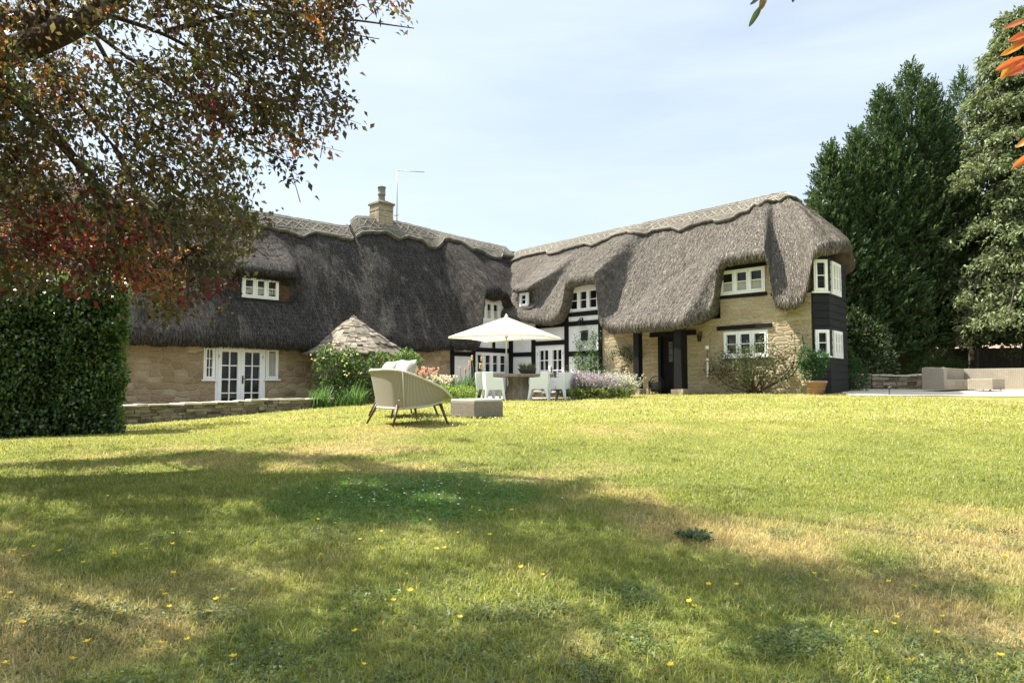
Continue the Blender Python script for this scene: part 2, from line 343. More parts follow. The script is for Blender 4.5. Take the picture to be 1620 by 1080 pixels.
def rope():
    t = NT('woven_rope'); w = t.node('ShaderNodeTexWave', i_Scale=7.5, i_Distortion=.5, i_Detail=2); t.link(t.coord('UV'), w.inputs[0])
    t.base(t.ramp(w.outputs['Fac'], [(.1, (.22, .197, .157)), (.55, (.43, .392, .32))]), .8, .2); t.bump(w.outputs['Fac'], .6, .008); return t.m
M_ROPE = rope()
def canvas():
    t = NT('cream_canvas'); t.base((.80, .77, .66), .9, .1); tr = t.node('ShaderNodeBsdfTranslucent'); tr.inputs[0].default_value = (.80, .76, .58, 1)
    mx = t.node('ShaderNodeMixShader'); mx.inputs[0].default_value = .4; t.link(t.b.outputs[0], mx.inputs[1]); t.link(tr.outputs[0], mx.inputs[2]); t.link(mx.outputs[0], t.out.inputs[0]); return t.m
M_CANV = canvas()
M_LEAF = m_leaf('leaf_soft', .45, .42, 2.1); M_GLOSS = m_leaf('leaf_glossy', .28, .2, 1.6, .5); M_NEED = m_leaf('needle_foliage', .6, .22, 1.6, .2)
M_GRASS = m_leaf('grass_blades', .55, .42, 1.5, .25); M_PETAL = m_leaf('flower_petals', .55, .45, 1.1, .2)
# ---------------------------------------------------------------- ground
def lawncol(X, Y):
    n = fbm(X*.45+9, Y*.45, 21, 4); m = fbm(X*1.7, Y*1.7+4, 31, 3); f = fbm(X*.16+3, Y*.16, 41, 3)
    dry = sst(n*.65+m*.35+.12*(f-.5), .49, .70)[:, None]
    g = np.array([.15, .19, .04])*(1-m[:, None])+np.array([.27, .28, .068])*m[:, None]
    far = sst(Y, 7, 13)[:, None]; g = g*(1-far)+(np.array([.275, .28, .068])*(.85+.3*m[:, None]))*far
    s = np.array([.43, .335, .165]); dry = dry*(1-.6*far)
    c = g*(1-dry*.85)+s*dry*.85
    cl = np.exp(-(((X-CLX)/1.0)**2+((Y-CLY)/.75)**2))[:, None]
    return c*(1-cl*.9)+np.array([.075, .165, .03])*cl*.9
CLX, CLY = ground(640, 785)[:2]
def make_ground():
    def axis(fine, far): return np.concatenate([-far[::-1], fine, far])
    e = np.cumsum(.3*1.18**np.arange(38))
    xs = np.concatenate([-14-e[::-1], np.arange(-14, 22.01, .22), 22+e]); ys = np.concatenate([-2-e[::-1], np.arange(-2, 30.01, .22), 30+e])
    Xg, Yg = np.meshgrid(xs, ys); X = Xg.ravel(); Y = Yg.ravel(); Z = gz(X, Y)
    V = np.stack([X, Y, Z], 1); nx, ny = len(xs), len(ys)
    i = (np.arange(ny-1)[:, None]*nx+np.arange(nx-1)[None]).ravel(); q = np.stack([i, i+1, i+nx+1, i+nx], 1)
    t = NT('lawn_ground'); a = t.node('ShaderNodeAttribute', attribute_name='col'); v = t.coord('Object')
    f = t.noise(v, 42, 6, .75); f2 = t.noise(v, 7, 5, .6)
    c = t.mix(.8, a.outputs['Color'], t.ramp(f, [(.3, g3(.35)), (.7, g3(1.25))]), 'MULTIPLY'); c = t.mix(.4, c, t.ramp(f2, [(.3, g3(.6)), (.7, g3(1.15))]), 'MULTIPLY')
    t.base(c, .95, .1); t.bump(f, .9, .03)
    o = np_mesh('ground', V, q, np.full(len(q), 4), t.m, None, lawncol(X, Y)*.9, True); tag(o, kind='structure')
make_ground()
def sheet(name, poly, mat, dz, step=.5, house=False):
    """paving sheet following the ground inside a convex polygon"""
    import bmesh
    P = [wor(*p) for p in poly] if house else poly
    bm = bmesh.new(); f = bm.faces.new([bm.verts.new((x, y, 0)) for x, y in P])
    xs = [p[0] for p in P]; ys = [p[1] for p in P]
    for ax, lo, hi in ((0, min(xs), max(xs)), (1, min(ys), max(ys))):
        k = lo+step
        while k < hi:
            co = [0, 0, 0]; no = [0, 0, 0]; co[ax] = k; no[ax] = 1
            bmesh.ops.bisect_plane(bm, geom=bm.verts[:]+bm.edges[:]+bm.faces[:], plane_co=co, plane_no=no); k += step
    v = np.array([tuple(x.co) for x in bm.verts]); z = gz(v[:, 0], v[:, 1])
    mb = MB(); bm.verts.index_update(); mb.add([(a[0], a[1], zz+dz) for a, zz in zip(v, z)], [[w.index for w in f.verts] for f in bm.faces]); bm.free()
    return tag(mb.build(name, mat), kind='structure')
sheet('terrace_paving', [(.05, -18), (2.15, -18), (2.15, -9.6), (.05, -9.6)], M_SLAB, .035, .6, True)
sheet('patio_paving', [(.05, -.05), (6.4, -.05), (6.9, -1.6), (7.6, -3.2), (5.6, -5.4), (3.0, -6.4), (.05, -6.4)], M_SLAB, .03, .5, True)
sheet('gravel_path', [at(1330, 623, 20.2)[:2], at(1345, 629, 18.6)[:2], (15.2, 17.8), (26, 17.6), (28, 29), (20, 28.5), (13.4, 26.2), (11.6, 23.6)], M_GRAV, .018, .22)

# ---------------------------------------------------------------- cottage
HOUSE = empty('thatched_cottage', (OX, OY, 0), TH, 'long L-shaped stone cottage under sweeping grey thatch with black and white timbering', 'cottage')
def wall_holes(mb, u0, u1, z0, z1, holes, base, th=.3, rec=.12, mi=0):
    """front face with openings and reveals. base maps (u, depth, z)->(x,y,z)"""
    us = sorted({u0, u1, *[h[0] for h in holes], *[h[1] for h in holes]}); zs = sorted({z0, z1, *[h[2] for h in holes], *[h[3] for h in holes]})
    us = [u for u in us if u0 <= u <= u1]; zs = [z for z in zs if z0 <= z <= z1]
    for a, b in zip(us, us[1:]):
        for c, d in zip(zs, zs[1:]):
            if any(h[0] <= a and b <= h[1] and h[2] <= c and d <= h[3] for h in holes): continue
            mb.add([base(a, 0, c), base(b, 0, c), base(b, 0, d), base(a, 0, d)], [(0, 1, 2, 3)], mi)
    for a, b, c, d in holes:
        for q in ([(a, 0, c), (a, rec, c), (a, rec, d), (a, 0, d)], [(b, 0, c), (b, 0, d), (b, rec, d), (b, rec, c)], [(a, 0, d), (a, rec, d), (b, rec, d), (b, 0, d)], [(a, 0, c), (b, 0, c), (b, rec, c), (a, rec, c)]):
            mb.add([base(*p) for p in q], [(0, 1, 2, 3)], mi)
BR = lambda u, d, z: (u, d, z)            # right wing front: outward is -y
BL = lambda u, d, z: (-d, u, z)           # left wing front: outward is +x
def bx(mb, base, u0, u1, d0, d1, z0, z1, mi=0):
    v = [base(u, d, z) for z in (z0, z1) for d in (d0, d1) for u in (u0, u1)]
    mb.add(v, [(0, 2, 3, 1), (4, 5, 7, 6), (0, 1, 5, 4), (2, 6, 7, 3), (0, 4, 6, 2), (1, 3, 7, 5)], mi)
def window(base, u0, u1, z0, z1, lights=3, rows=2, cols=1, rec=.05, sill=True, label=None, fw=.055, curtain=0):
    f = MB(); d0, d1 = rec-.03, rec+.07
    bx(f, base, u0, u0+fw, d0, d1, z0, z1); bx(f, base, u1-fw, u1, d0, d1, z0, z1)
    bx(f, base, u0+fw, u1-fw, d0, d1, z0, z0+fw); bx(f, base, u0+fw, u1-fw, d0, d1, z1-fw, z1)
    W = (u1-u0-2*fw); lw = W/lights
    for k in range(1, lights): bx(f, base, u0+fw+k*lw-.025, u0+fw+k*lw+.025, d0+.003, d1, z0+fw, z1-fw)
    fo = f.build('window', M_WHT, HOUSE)
    if label: fo['label'] = label
    for k in range(lights):
        a = u0+fw+k*lw+(.025 if k else 0); b = u0+fw+(k+1)*lw-(.025 if k < lights-1 else 0); c, d = z0+fw, z1-fw; s = .05; e0, e1 = d0-.012, d1-.03
        m = MB(); bx(m, base, a+.003, a+s, e0, e1, c+.003, d-.003); bx(m, base, b-s, b-.003, e0, e1, c+.003, d-.003); bx(m, base, a+s, b-s, e0, e1, c+.003, c+s); bx(m, base, a+s, b-s, e0, e1, d-s, d-.003)
        for r in range(1, rows): zz = c+s+(d-c-2*s)*r/rows; bx(m, base, a+s, b-s, e0+.01, e1, zz-.012, zz+.012)
        for r in range(1, cols): uu = a+s+(b-a-2*s)*r/cols; bx(m, base, uu-.011, uu+.011, e0+.012, e1, c+s, d-s)
        m.build('casement', M_WHT, fo)
    p = MB(); ep = d1-.035; p.add([base(u0+fw, ep, z0+fw), base(u1-fw, ep, z0+fw), base(u1-fw, ep, z1-fw), base(u0+fw, ep, z1-fw)], [(0, 1, 2, 3)]); p.build('pane', M_GLS, fo)
    if curtain:
        p = MB(); n = 40; zc = z0+fw+(z1-z0-2*fw)*curtain
        P = [[base(u0+fw+.01+(W-.02)*i/n, ep-.006+.003*math.sin(i*2.1), z) for i in range(n+1)] for z in (z0+fw+.01, zc)]; p.grid(P); p.build('curtain', M_CUR, fo)
    if sill:
        s = MB(); bx(s, base, u0-.06, u1+.06, -.06, d1, z0-.045, z0-.002); s.build('sill', M_WHT, fo)
    return fo
def french_door(base, u0, u1, z0, z1, rows, cols, label, rec=.04, glass_from=.18, handle=True):
    f = MB(); fw = .075; d0, d1 = rec-.03, rec+.09
    bx(f, base, u0, u0+fw, d0, d1, z0, z1); bx(f, base, u1-fw, u1, d0, d1, z0, z1); bx(f, base, u0+fw, u1-fw, d0, d1, z1-fw, z1); bx(f, base, u0+fw, u1-fw, d0, d1, z0, z0+.04)
    fo = f.build('french_door', M_WHT, HOUSE); fo['label'] = label; mid = (u0+u1)/2
    for a, b in ((u0+fw+.003, mid-.002), (mid+.002, u1-fw-.003)):
        m = MB(); s = .11; c, d = z0+.044, z1-fw-.003; e0, e1 = d0-.01, d1-.04; cb = c+glass_from
        bx(m, base, a, a+s, e0, e1, c, d); bx(m, base, b-s, b, e0, e1, c, d); bx(m, base, a+s, b-s, e0, e1, c, cb); bx(m, base, a+s, b-s, e0, e1, d-s, d)
        for r in range(1, rows): zz = cb+(d-s-cb)*r/rows; bx(m, base, a+s, b-s, e0+.008, e1, zz-.017, zz+.017)
        for r in range(1, cols): uu = a+s+(b-a-2*s)*r/cols; bx(m, base, uu-.016, uu+.016, e0+.011, e1, cb, d-s)
        m.build('door_leaf', M_WHT, fo)
        p = MB(); p.add([base(a+s, e1-.012, cb), base(b-s, e1-.012, cb), base(b-s, e1-.012, d-s), base(a+s, e1-.012, d-s)], [(0, 1, 2, 3)]); p.build('pane', M_GLS, fo)
        for zz in (c+.25, d-.3): h = MB(); x = a+.01 if a < mid-.1 else b-.025; bx(h, base, x, x+.015, e0-.012, e0-.002, zz, zz+.1); h.build('hinge', M_IRON, fo)
    if handle:
        h = MB(); bx(h, base, mid+.03, mid+.075, d0-.025, d0-.012, z0+.92, z0+1.17); bx(h, base, mid+.04, mid+.15, d0-.06, d0-.04, z0+1.06, z0+1.085); bx(h, base, mid+.045, mid+.065, d0-.06, d0-.012, z0+1.06, z0+1.085); h.build('handle', M_IRON, fo)
    return fo

# --- masonry walls and timber framing
g = .85
m = MB(); wall_holes(m, 5.0, 9.84, g, 3.6, [(7.46, 8.6, g, 3.22)], BR); wall_holes(m, 9.84, 11.52, g, 5.25, [(9.92, 11.40, 2.36, 3.17), (9.84, 11.36, 4.32, 5.1)], BR); wall_holes(m, 11.52, 12.72, g, 4.15, [], BR)
m.add([(12.72, 0, g), (12.66, .35, g), (12.66, .35, 4.3), (12.72, 0, 4.15)], [(0, 1, 2, 3)]); m.add([(12.66, .35, g), (12.45, 2.3, g), (12.45, 2.3, 5.1), (12.66, .35, 5.1)], [(0, 1, 2, 3)]); m.add([(12.45, 2.3, g), (11.4, 6, g), (11.4, 6, 5.1), (12.45, 2.3, 5.1)], [(0, 1, 2, 3)])
m.add([(11.4, 6, g), (-6, 6, g), (-6, 6, 3.6), (11.4, 6, 3.6)], [(0, 1, 2, 3)]); m.build('stone_wall', M_STR, HOUSE)['label'] = 'golden stone wall of the wing with the porch'
m = MB(); wall_holes(m, -18.2, -3.12, .2, 3.3, [(-12.09, -10.54, .2, 2.68), (-12.44, -12.09, 1.65, 2.64), (-10.54, -10.12, 1.67, 2.64)], BL)
m.add([(0, -18.2, .2), (-6, -18.2, .2), (-6, -18.2, 3), (-3, -18.2, 7.2), (0, -18.2, 3)], [(0, 1, 2, 3, 4)]); m.add([(-6, -18.2, .2), (-6, 6, .2), (-6, 6, 3.6), (-6, -18.2, 3.3)], [(0, 1, 2, 3)])
m.build('rubble_wall', M_STL, HOUSE)['label'] = 'brown rubble stone wall of the left wing'
m = MB(); wall_holes(m, 0, 3.36, g, 4.1, [(1.59, 3.16, g, 3.04)], BR); wall_holes(m, 3.36, 4.86, g, 5.25, [(3.36, 4.86, 4.27, 5.12)], BR); wall_holes(m, 4.86, 5.0, g, 3.7, [], BR); m.build('white_infill_panel', M_WBR, HOUSE)
m = MB(); wall_holes(m, -3.12, -1.9, g, 3.15, [], BL); wall_holes(m, -1.9, -1.72, g, 3.6, [(-1.87, -1.72, 1.92, 2.8)], BL); wall_holes(m, -1.72, -.12, g, 5.0, [(-1.72, -.12, 1.92, 2.8), (-1.72, -.56, 4.11, 4.92)], BL); wall_holes(m, -.12, 0, g, 4.4, [], BL); m.build('white_infill_panel', M_WBR, HOUSE)
def beam(base, u0, u1, z0, z1, pr=.03, name='timber_beam'):
    m = MB(); v = [base(u+random.uniform(-.012, .012), d, z+random.uniform(-.012, .012)) for z in (z0, z1) for d in (-pr-random.uniform(0, .006), .1) for u in (u0, u1)]
    m.add(v, [(0, 2, 3, 1), (4, 5, 7, 6), (0, 1, 5, 4), (2, 6, 7, 3), (0, 4, 6, 2), (1, 3, 7, 5)]); m.build(name, M_BLK, HOUSE)
for a in [(.02, .25, g, 4.3), (1.36, 1.57, g, 3.5), (3.16, 3.36, g, 4.3), (4.85, 5.02, g, 4.2)]: beam(BR, *a, .035, 'timber_post')
for a in [(.25, 1.36, 2.64, 2.82), (1.57, 3.16, 3.05, 3.23), (3.36, 4.85, 3.72, 3.90), (3.36, 4.85, 4.10, 4.26), (3.36, 4.85, 2.58, 2.77), (1.57, 3.16, 3.74, 3.92)]: beam(BR, *a, .03)
for a in [(-3.14, -2.95, .7, 3.2), (-2.08, -1.89, g, 3.15), (-.95, -.82, 3.0, 4.05)]: beam(BL, *a, .035, 'timber_post')
for a in [(-2.95, -2.08, 2.62, 2.78), (-1.89, -.02, 2.82, 2.99)]: beam(BL, *a, .03)
m = MB(); m.bar((.02, -2.45, 2.98), (.28, -1.6, 2.90), .1, .1); m.build('timber_bracket', M_BLK, HOUSE)
beam(BR, 9.72, 11.54, 3.21, 3.34, .04, 'lintel'); beam(BR, 9.80, 11.42, 4.2, 4.29, .03, 'lintel'); beam(BR, 9.72, 9.83, 4.2, 5.2, .03, 'lintel')
beam(BR, 9.8, 11.42, 5.105, 5.22, .03, 'lintel')
M_CHK = m_simple('brown_cheek_board', (.055, .03, .018), (.12, .07, .045), 4, .9, .15, (1, 1, 6), .4)
for bs, q in ((BL, (-.55, -.1, 4.05, 5.05)), (lambda u, d, z: (-.72-d, u, z), (-9.83, -9.32, 4.2, 5.1))):
    m = MB(); bx(m, bs, q[0], q[1], .02, .08, q[2], q[3]); m.build('dormer_cheek', M_CHK, HOUSE)
# --- windows and doors
window(BR, 9.84, 11.36, 4.32, 5.09, 3, 2, 1, .0, False, 'upper casement under the right thatch eyebrow', curtain=.5)
window(BR, 9.93, 11.40, 2.36, 3.16, 3, 2, 1, .03, True, 'ground-floor casement under a black lintel')
window(BR, 3.36, 4.86, 4.28, 5.12, 3, 2, 1, .03, False, 'upper casement above the white panelled wall')
window(BL, -1.72, -.56, 4.11, 4.9, 3, 2, 1, .02, False, 'upper casement beside the roof valley', curtain=.45)
window(BL, -1.87, -.13, 1.92, 2.79, 4, 2, 1, .02, False, 'white casement behind the dining table')
window(BL, -12.44, -12.10, 1.65, 2.63, 1, 3, 2, .03, True, 'narrow leaded side light left of the french doors', .04)
window(BL, -10.53, -10.12, 1.67, 2.63, 1, 1, 1, .03, True, 'narrow plain side light right of the french doors', .04, curtain=.9)
window(lambda u, d, z: (-.72-d, u, z), -11.05, -9.83, 4.29, 4.97, 3, 2, 1, .02, False, 'small dormer casement set in the dark thatch', curtain=.6)
window(lambda u, d, z: (u, -.20+d, z), .84, 1.31, 4.68, 5.24, 1, 2, 1, .02, False, 'tiny dormer casement beside the roof valley')
window(BL, -5.75, -5.25, 1.75, 2.5, 1, 1, 1, .0, False, 'small window beside the round tiled turret')
french_door(BL, -12.09, -10.54, .6, 2.68, 4, 2, 'white french doors opening on the sunken terrace')
french_door(BR, 1.59, 3.16, 1.04, 3.04, 4, 2, 'white french doors behind the dining chairs')
def front_door():
    m = MB(); bx(m, BR, 7.46, 7.58, -.02, .14, g, 3.22); bx(m, BR, 8.48, 8.6, -.02, .14, g, 3.22); bx(m, BR, 7.15, 8.95, -.06, .1, 3.12, 3.28)
    d = m.build('front_door', M_BLK, HOUSE)
    m = MB()
    for k in range(6): bx(m, BR, 7.58+k*.15+.003, 7.58+(k+1)*.15-.003, .06, .1, 1.2, 3.12)
    m.build('door_leaf', M_BLK, d)
    gl = MB(); bx(gl, BR, 7.84, 8.42, .045, .058, 2.25, 2.95); gl.build('pane', m_simple('frosted_pane', (.05, .055, .06), (.16, .17, .18), 12, .2, .5, bump=0), d)
    b = MB()
    for k in range(4): bx(b, BR, 7.84+k*.193-.012, 7.84+k*.193+.012, .03, .043, 2.25, 2.95)
    for k in range(4): bx(b, BR, 7.853, 8.41, .03, .0425, 2.25+k*.2333-.012, 2.25+k*.2333+.012) if k in (0, 3) else None
    for k in (1, 2): bx(b, BR, 7.853, 8.407, .026, .0295, 2.25+k*.2333-.01, 2.25+k*.2333+.01)
    b.build('glazing_bar', M_BLK, d)
    h = MB(); h.lathe([(0, .03), (.03, .02), (.035, 0), (.02, -.02), (0, -.03)], (7.7, .03, 2.1)); h.build('handle', M_IRON, d)
front_door()
for (x, y, a) in ((7.30, -.95, .11), (8.93, -.95, .14)):
    m = MB(); v = [(x+sx*a*(1.1 if z < 2 else .95)+.01*random.random(), y+sy*a, z) for z in (1.36, 2.3, 3.32) for sy in (-1, 1) for sx in (-1, 1)]
    m.add(v, [(0, 1, 5, 4), (2, 6, 7, 3), (0, 4, 6, 2), (1, 3, 7, 5), (4, 5, 9, 8), (6, 10, 11, 7), (4, 8, 10, 6), (5, 7, 11, 9), (8, 9, 11, 10)]); po = m.build('porch_post', M_BLK, HOUSE)
    m = MB(); m.jbox(x-.2, x+.2, y-.2, y+.2, 1.0, 1.36, .02); m.build('padstone', M_DRY, po)
m = MB(); m.bar((6.7, -.95, 3.30), (9.15, -.95, 3.30), .14, .14); m.build('porch_beam', M_BLK, HOUSE)
# --- black boarded bay at the gable
def bay():
    P = [(12.76, .04), (13.07, .38), (12.82, 2.3), (12.45, 2.42)]; m = MB()
    zb = np.arange(1.0, 5.0, .22)
    for (a, b) in zip(P, P[1:]):
        A = np.array(a); B = np.array(b); nr = np.array([B[1]-A[1], -(B[0]-A[0])]); nr = nr/np.linalg.norm(nr)
        for z in zb:
            o = nr*.022; v = [(*(A+o), z), (*(B+o), z), (*B, z+.222), (*A, z+.222), (*A, z), (*B, z)]
            m.add(v, [(0, 1, 2, 3), (0, 4, 5, 1)])
    o = m.build('bay', M_BLB, HOUSE)
    def bb(a, b):
        A = np.array(a); B = np.array(b); Ln = np.linalg.norm(B-A); t = (B-A)/Ln; n = np.array([-t[1], t[0]])
        return (lambda u, d, z: (*(A+t*u+n*d), z)), Ln
    f1, l1 = bb(P[0], P[1]); f2, l2 = bb(P[1], P[2])
    window(f1, .03, l1-.03, 4.18, 5.1, 1, 2, 1, -.04, True, 'upper window on the near face of the black bay', .04)
    window(f1, .03, l1-.03, 2.32, 3.07, 1, 2, 1, -.04, True, 'lower window on the near face of the black bay', .04)
    window(f2, .25, l2-.75, 4.18, 5.1, 3, 2, 1, -.04, True, 'upper window on the end face of the black bay', .045)
    window(f2, .25, l2-.75, 2.32, 3.07, 3, 2, 1, -.04, True, 'lower window on the end face of the black bay', .045)
bay()

# --- thatch
def profile_mesh(S, ctrl, subs, seed, amp, name, mat, calm=None):
    """S: stations; ctrl(s)-> list of 3D control points (same count); subs: subdivisions per span"""
    rows = []
    for s in S:
        c = [np.array(p, float) for p in ctrl(s)]; pts = []
        for i in range(len(c)-1):
            for k in range(subs[i]): pts.append(c[i]+(c[i+1]-c[i])*k/subs[i])
        pts.append(c[-1]); rows.append(pts)
    P = np.array(rows)                                # (ns, nt, 3)
    # smooth along profile a little to round the lips
    for _ in range(2): P[:, 1:-1] = P[:, 1:-1]*.5+.25*(P[:, :-2]+P[:, 2:])
    du = np.gradient(P, axis=0); dv = np.gradient(P, axis=1); N = -np.cross(du, dv); N /= np.maximum(np.linalg.norm(N, axis=2, keepdims=True), 1e-6)
    vd = np.cumsum(np.concatenate([np.zeros((len(S), 1)), np.linalg.norm(np.diff(P, axis=1), axis=2)], 1), axis=1)
    U = np.broadcast_to(np.asarray(S)[:, None], vd.shape)
    fade = sst(vd, .3, 1.2)
    d = amp*(fbm(U*.9, vd*.35, seed, 3)-.5)*2*fade+amp*.35*(fbm(U*3.1, vd*1.1, seed+7, 3)-.5)*2*fade+.05*(fbm(U*11, vd*4, seed+13, 3)-.5)
    if calm is not None: d = d*calm(U, vd)
    P = P+N*d[..., None]
    ns, nt = vd.shape; i = (np.arange(ns-1)[:, None]*nt+np.arange(nt-1)[None]).ravel(); q = np.stack([i, i+1, i+nt+1, i+nt], 1)
    o = np_mesh(name, P.reshape(-1, 3), q, np.full(len(q), 4), mat, HOUSE, None, True, np.stack([U.ravel(), vd.ravel()], 1))
    return o, P, N, vd
def tab(T): a = np.array(T, float); return a[:, 0], a[:, 1]
def sm_tab(T, sig, lo, hi):
    x, y = tab(T); xs = np.arange(lo, hi, .01); v = np.interp(xs, x, y); k = np.exp(-.5*(np.arange(-60, 61)*.01/sig)**2); k /= k.sum()
    v = np.convolve(np.pad(v, 60, mode='edge'), k, 'valid'); return lambda s: float(np.interp(s, xs, v))
# right wing: perimeter path of the eave
path = [(-3, -.45), (11.9, -.45), (12.5, -.43), (12.95, -.3), (13.25, .05), (13.42, .55), (13.36, 1.3), (13.12, 2.1), (12.75, 3.1), (12.3, 4.4), (11.95, 5.4), (11.5, 6.1), (10.8, 6.45), (9.5, 6.5), (-3, 6.5)]
pp = np.array(path); pl = np.concatenate([[0], np.cumsum(np.linalg.norm(np.diff(pp, axis=0), axis=1))])-3
SMAX = pl[-1]
def epath(s): return np.interp(s, pl, pp[:, 0]), np.interp(s, pl, pp[:, 1])
zeR = sm_tab([(-3, 4.2), (0, 4.2), (.6, 4.14), (1.75, 3.9), (2.7, 3.77), (3.1, 3.85), (3.35, 4.1), (3.5, 4.4), (3.58, 5.0), (3.68, 5.17), (4.2, 5.2), (5.05, 5.19), (5.13, 5.0), (5.18, 4.3), (5.24, 3.65), (5.5, 3.42), (6.2, 3.28), (6.6, 3.22), (9.1, 3.22), (9.45, 3.36), (9.72, 3.62), (9.88, 3.95), (9.97, 4.7), (10.08, 5.1), (10.3, 5.18), (11.6, 5.18), (11.68, 4.95), (11.74, 4.2), (11.84, 3.76), (12.1, 3.64), (12.5, 3.64), (12.7, 3.78), (12.84, 4.3), (12.96, 4.95), (13.15, 5.16), (14.3, 5.36), (15, 5.46), (21.2, 5.46), (23, 3.5), (50, 3.3)], .045, -4, 42)
_T = [(s_, zeR(s_)) for s_ in np.arange(-4, 42, .05)]
zeRw = sm_tab(_T, .19, -4, 42)
def ridgeR(s):
    x, y = epath(s)
    if y < 1 and s < 14: rx = x if x < 9.6 else 9.6+(x-9.6)*1.0/3.9
    else: rx = 10.6
    if s > 18.5: rx = min(10.6, x-.3) if x > 9 else x
    if s <= 14 and x > 12.8: rx = max(rx, 10.42+min(.18, (s-13.2)*.2))
    return np.array([min(rx, 10.6), 3., 7.86+.014*min(rx, 10.6)])
TS = [0, .12, .25, .28, .36, .43, .49, .55, .61, .67, .74, .86, 1.0]
SUBS = [5, 5, 2, 3, 3, 3, 3, 3, 3, 3, 5, 5, 3, 3, 3, 3, 3]
def ctrlR(s):
    x, y = epath(s); ze = zeR(s); A = ridgeR(s); E = np.array([x, y]); out = (E-A[:2])
    hip = float(sst(s, 9.8, 13.2)*(1-sst(s, 19, 21))); on = out/np.linalg.norm(out)
    if s < 9.8 or s > 22: on = np.array([0, -1. if y < 3 else 1.])
    pts = []; Wi = float(sst(s, .1, .6)*(1-sst(s, 1.5, 2.05))) if s < 3 else 0
    po_s = float(1-sst(s, 9.2, 9.75))
    for t in TS:
        tl = t+(t-t*t)*(.55-.5*float(sst(s, 13.0, 13.8)))*hip; p = A[:2]+out*tl; zt_ = zeRw(s)+(ze-zeRw(s))*float(sst(t, .3, .95)); z = A[2]+(zt_+.34-A[2])*t+.10*math.sin(math.pi*t)
        if 5 < s < 10.2: p = p+np.array([0, -1])*float(sst(s, 6.12+(1-t)*4.7-.1, 6.12+(1-t)*4.7+.16))*po_s*.78*max(0, (t-.3)/.7)
        pts.append(np.array([p[0], p[1], z]))
    E = pts[-1][:2]
    pts += [np.array([*(E+on*.03), ze+.17]), np.array([*(E-on*.04), ze+.03]), np.array([*(E-on*.18), ze+.0]), np.array([*(E-on*(.62 if s < 13 or s > 18 else .75)), ze+.10]), np.array([*(E-on*1.1), ze+.4])]
    if Wi > 0:
        yw, zt, zb = -.06, 5.30, 4.60
        d = [(yw+.5, 5.85), (yw, 5.62), (yw-.26, 5.48), (yw-.33, 5.36), (yw-.24, zt), (yw+.05, zt+.02), (yw+.05, zb-.1), (yw-.2, zb-.06)]
        for k in range(8): pts[3+k] = pts[3+k]*(1-Wi)+np.array([x, *d[k]])*Wi
    return pts
SR = np.concatenate([np.arange(-3, 15, .045), np.arange(15, SMAX, .12)])
oR, PR, NR, vR = profile_mesh(SR, ctrlR, SUBS, 51, .06, 'thatch_roof', M_THR); oR['label'] = 'lighter grey thatch over the right wing'
# left wing: front slope then back slope
zeL = sm_tab([(-20, 2.6), (-9, 2.58), (-5, 2.71), (-3, 2.76), (-2.1, 2.82), (-1.92, 3.1), (-1.84, 3.9), (-1.79, 4.85), (-1.7, 5.0), (-.6, 5.0), (-.42, 4.92), (-.25, 4.5), (0, 4.25), (3.5, 4.2)], .05, -21, 4)
zeLw = sm_tab([(s_, zeL(s_)) for s_ in np.arange(-21, 4, .05)], .19, -21, 4)
zrL = sm_tab([(-20, 7.6), (-6.05, 7.66), (-5.65, 8.12), (-4.5, 8.24), (-3, 8.2), (0, 8.05), (3.4, 7.95)], .1, -21, 4)
def ctrlL(s):
    ze = zeL(s); A = np.array([-3., s, zrL(s)]); lip = np.array([.45, s, ze+.34]); Wi = float(sst(s, -11.8, -11.2)*(1-sst(s, -9.5, -8.9)))
    pts = [A+(lip-A)*t+np.array([0, 0, .12*math.sin(math.pi*t)+t*(zeLw(s)-ze)*(1-float(sst(t, .3, .95)))]) for t in TS]; E = .45
    pts += [np.array([E+.03, s, ze+.17]), np.array([E-.04, s, ze+.03]), np.array([E-.18, s, ze]), np.array([E-.62, s, ze+.1]), np.array([E-1.1, s, ze+.4])]
    if Wi > 0:
        xw, zt, zb = -.72, 5.0, 4.27
        d = [(xw-.6, 5.8), (xw, 5.48), (xw+.3, 5.28), (xw+.4, 5.12), (xw+.3, zt), (xw-.06, zt+.02), (xw-.06, zb-.1), (xw+.16, zb-.06)]
        for k in range(8): pts[3+k] = pts[3+k]*(1-Wi)+np.array([d[k][0], s, d[k][1]])*Wi
    return pts
SL = np.concatenate([np.arange(-18.7, -12.5, .1), np.arange(-12.5, 3.2, .045)])
oL, PL, NL, vL = profile_mesh(SL, ctrlL, SUBS, 77, .2, 'thatch_roof', M_THL, lambda U, v: 1-.75*sst(U, -11.6, -11.2)*(1-sst(U, -9.7, -9.3))); oL['label'] = 'dark weathered thatch over the left wing'
bk = MB(); ys = np.arange(-18.7, 3.2, .6); bk.grid([[(-3, y, zrL(y)), (-5.2, y, zrL(y)-3), (-6.5, y, 3.3), (-6.4, y, 3.0), (-6.0, y, 3.1)] for y in ys]); bk.build('thatch_back_slope', M_THL, HOUSE)
gb = MB(); e = PL[0]; gb.add([tuple(p) for p in e], [tuple(range(len(e)))]); gb.build('thatch_gable_edge', M_THL, HOUSE)

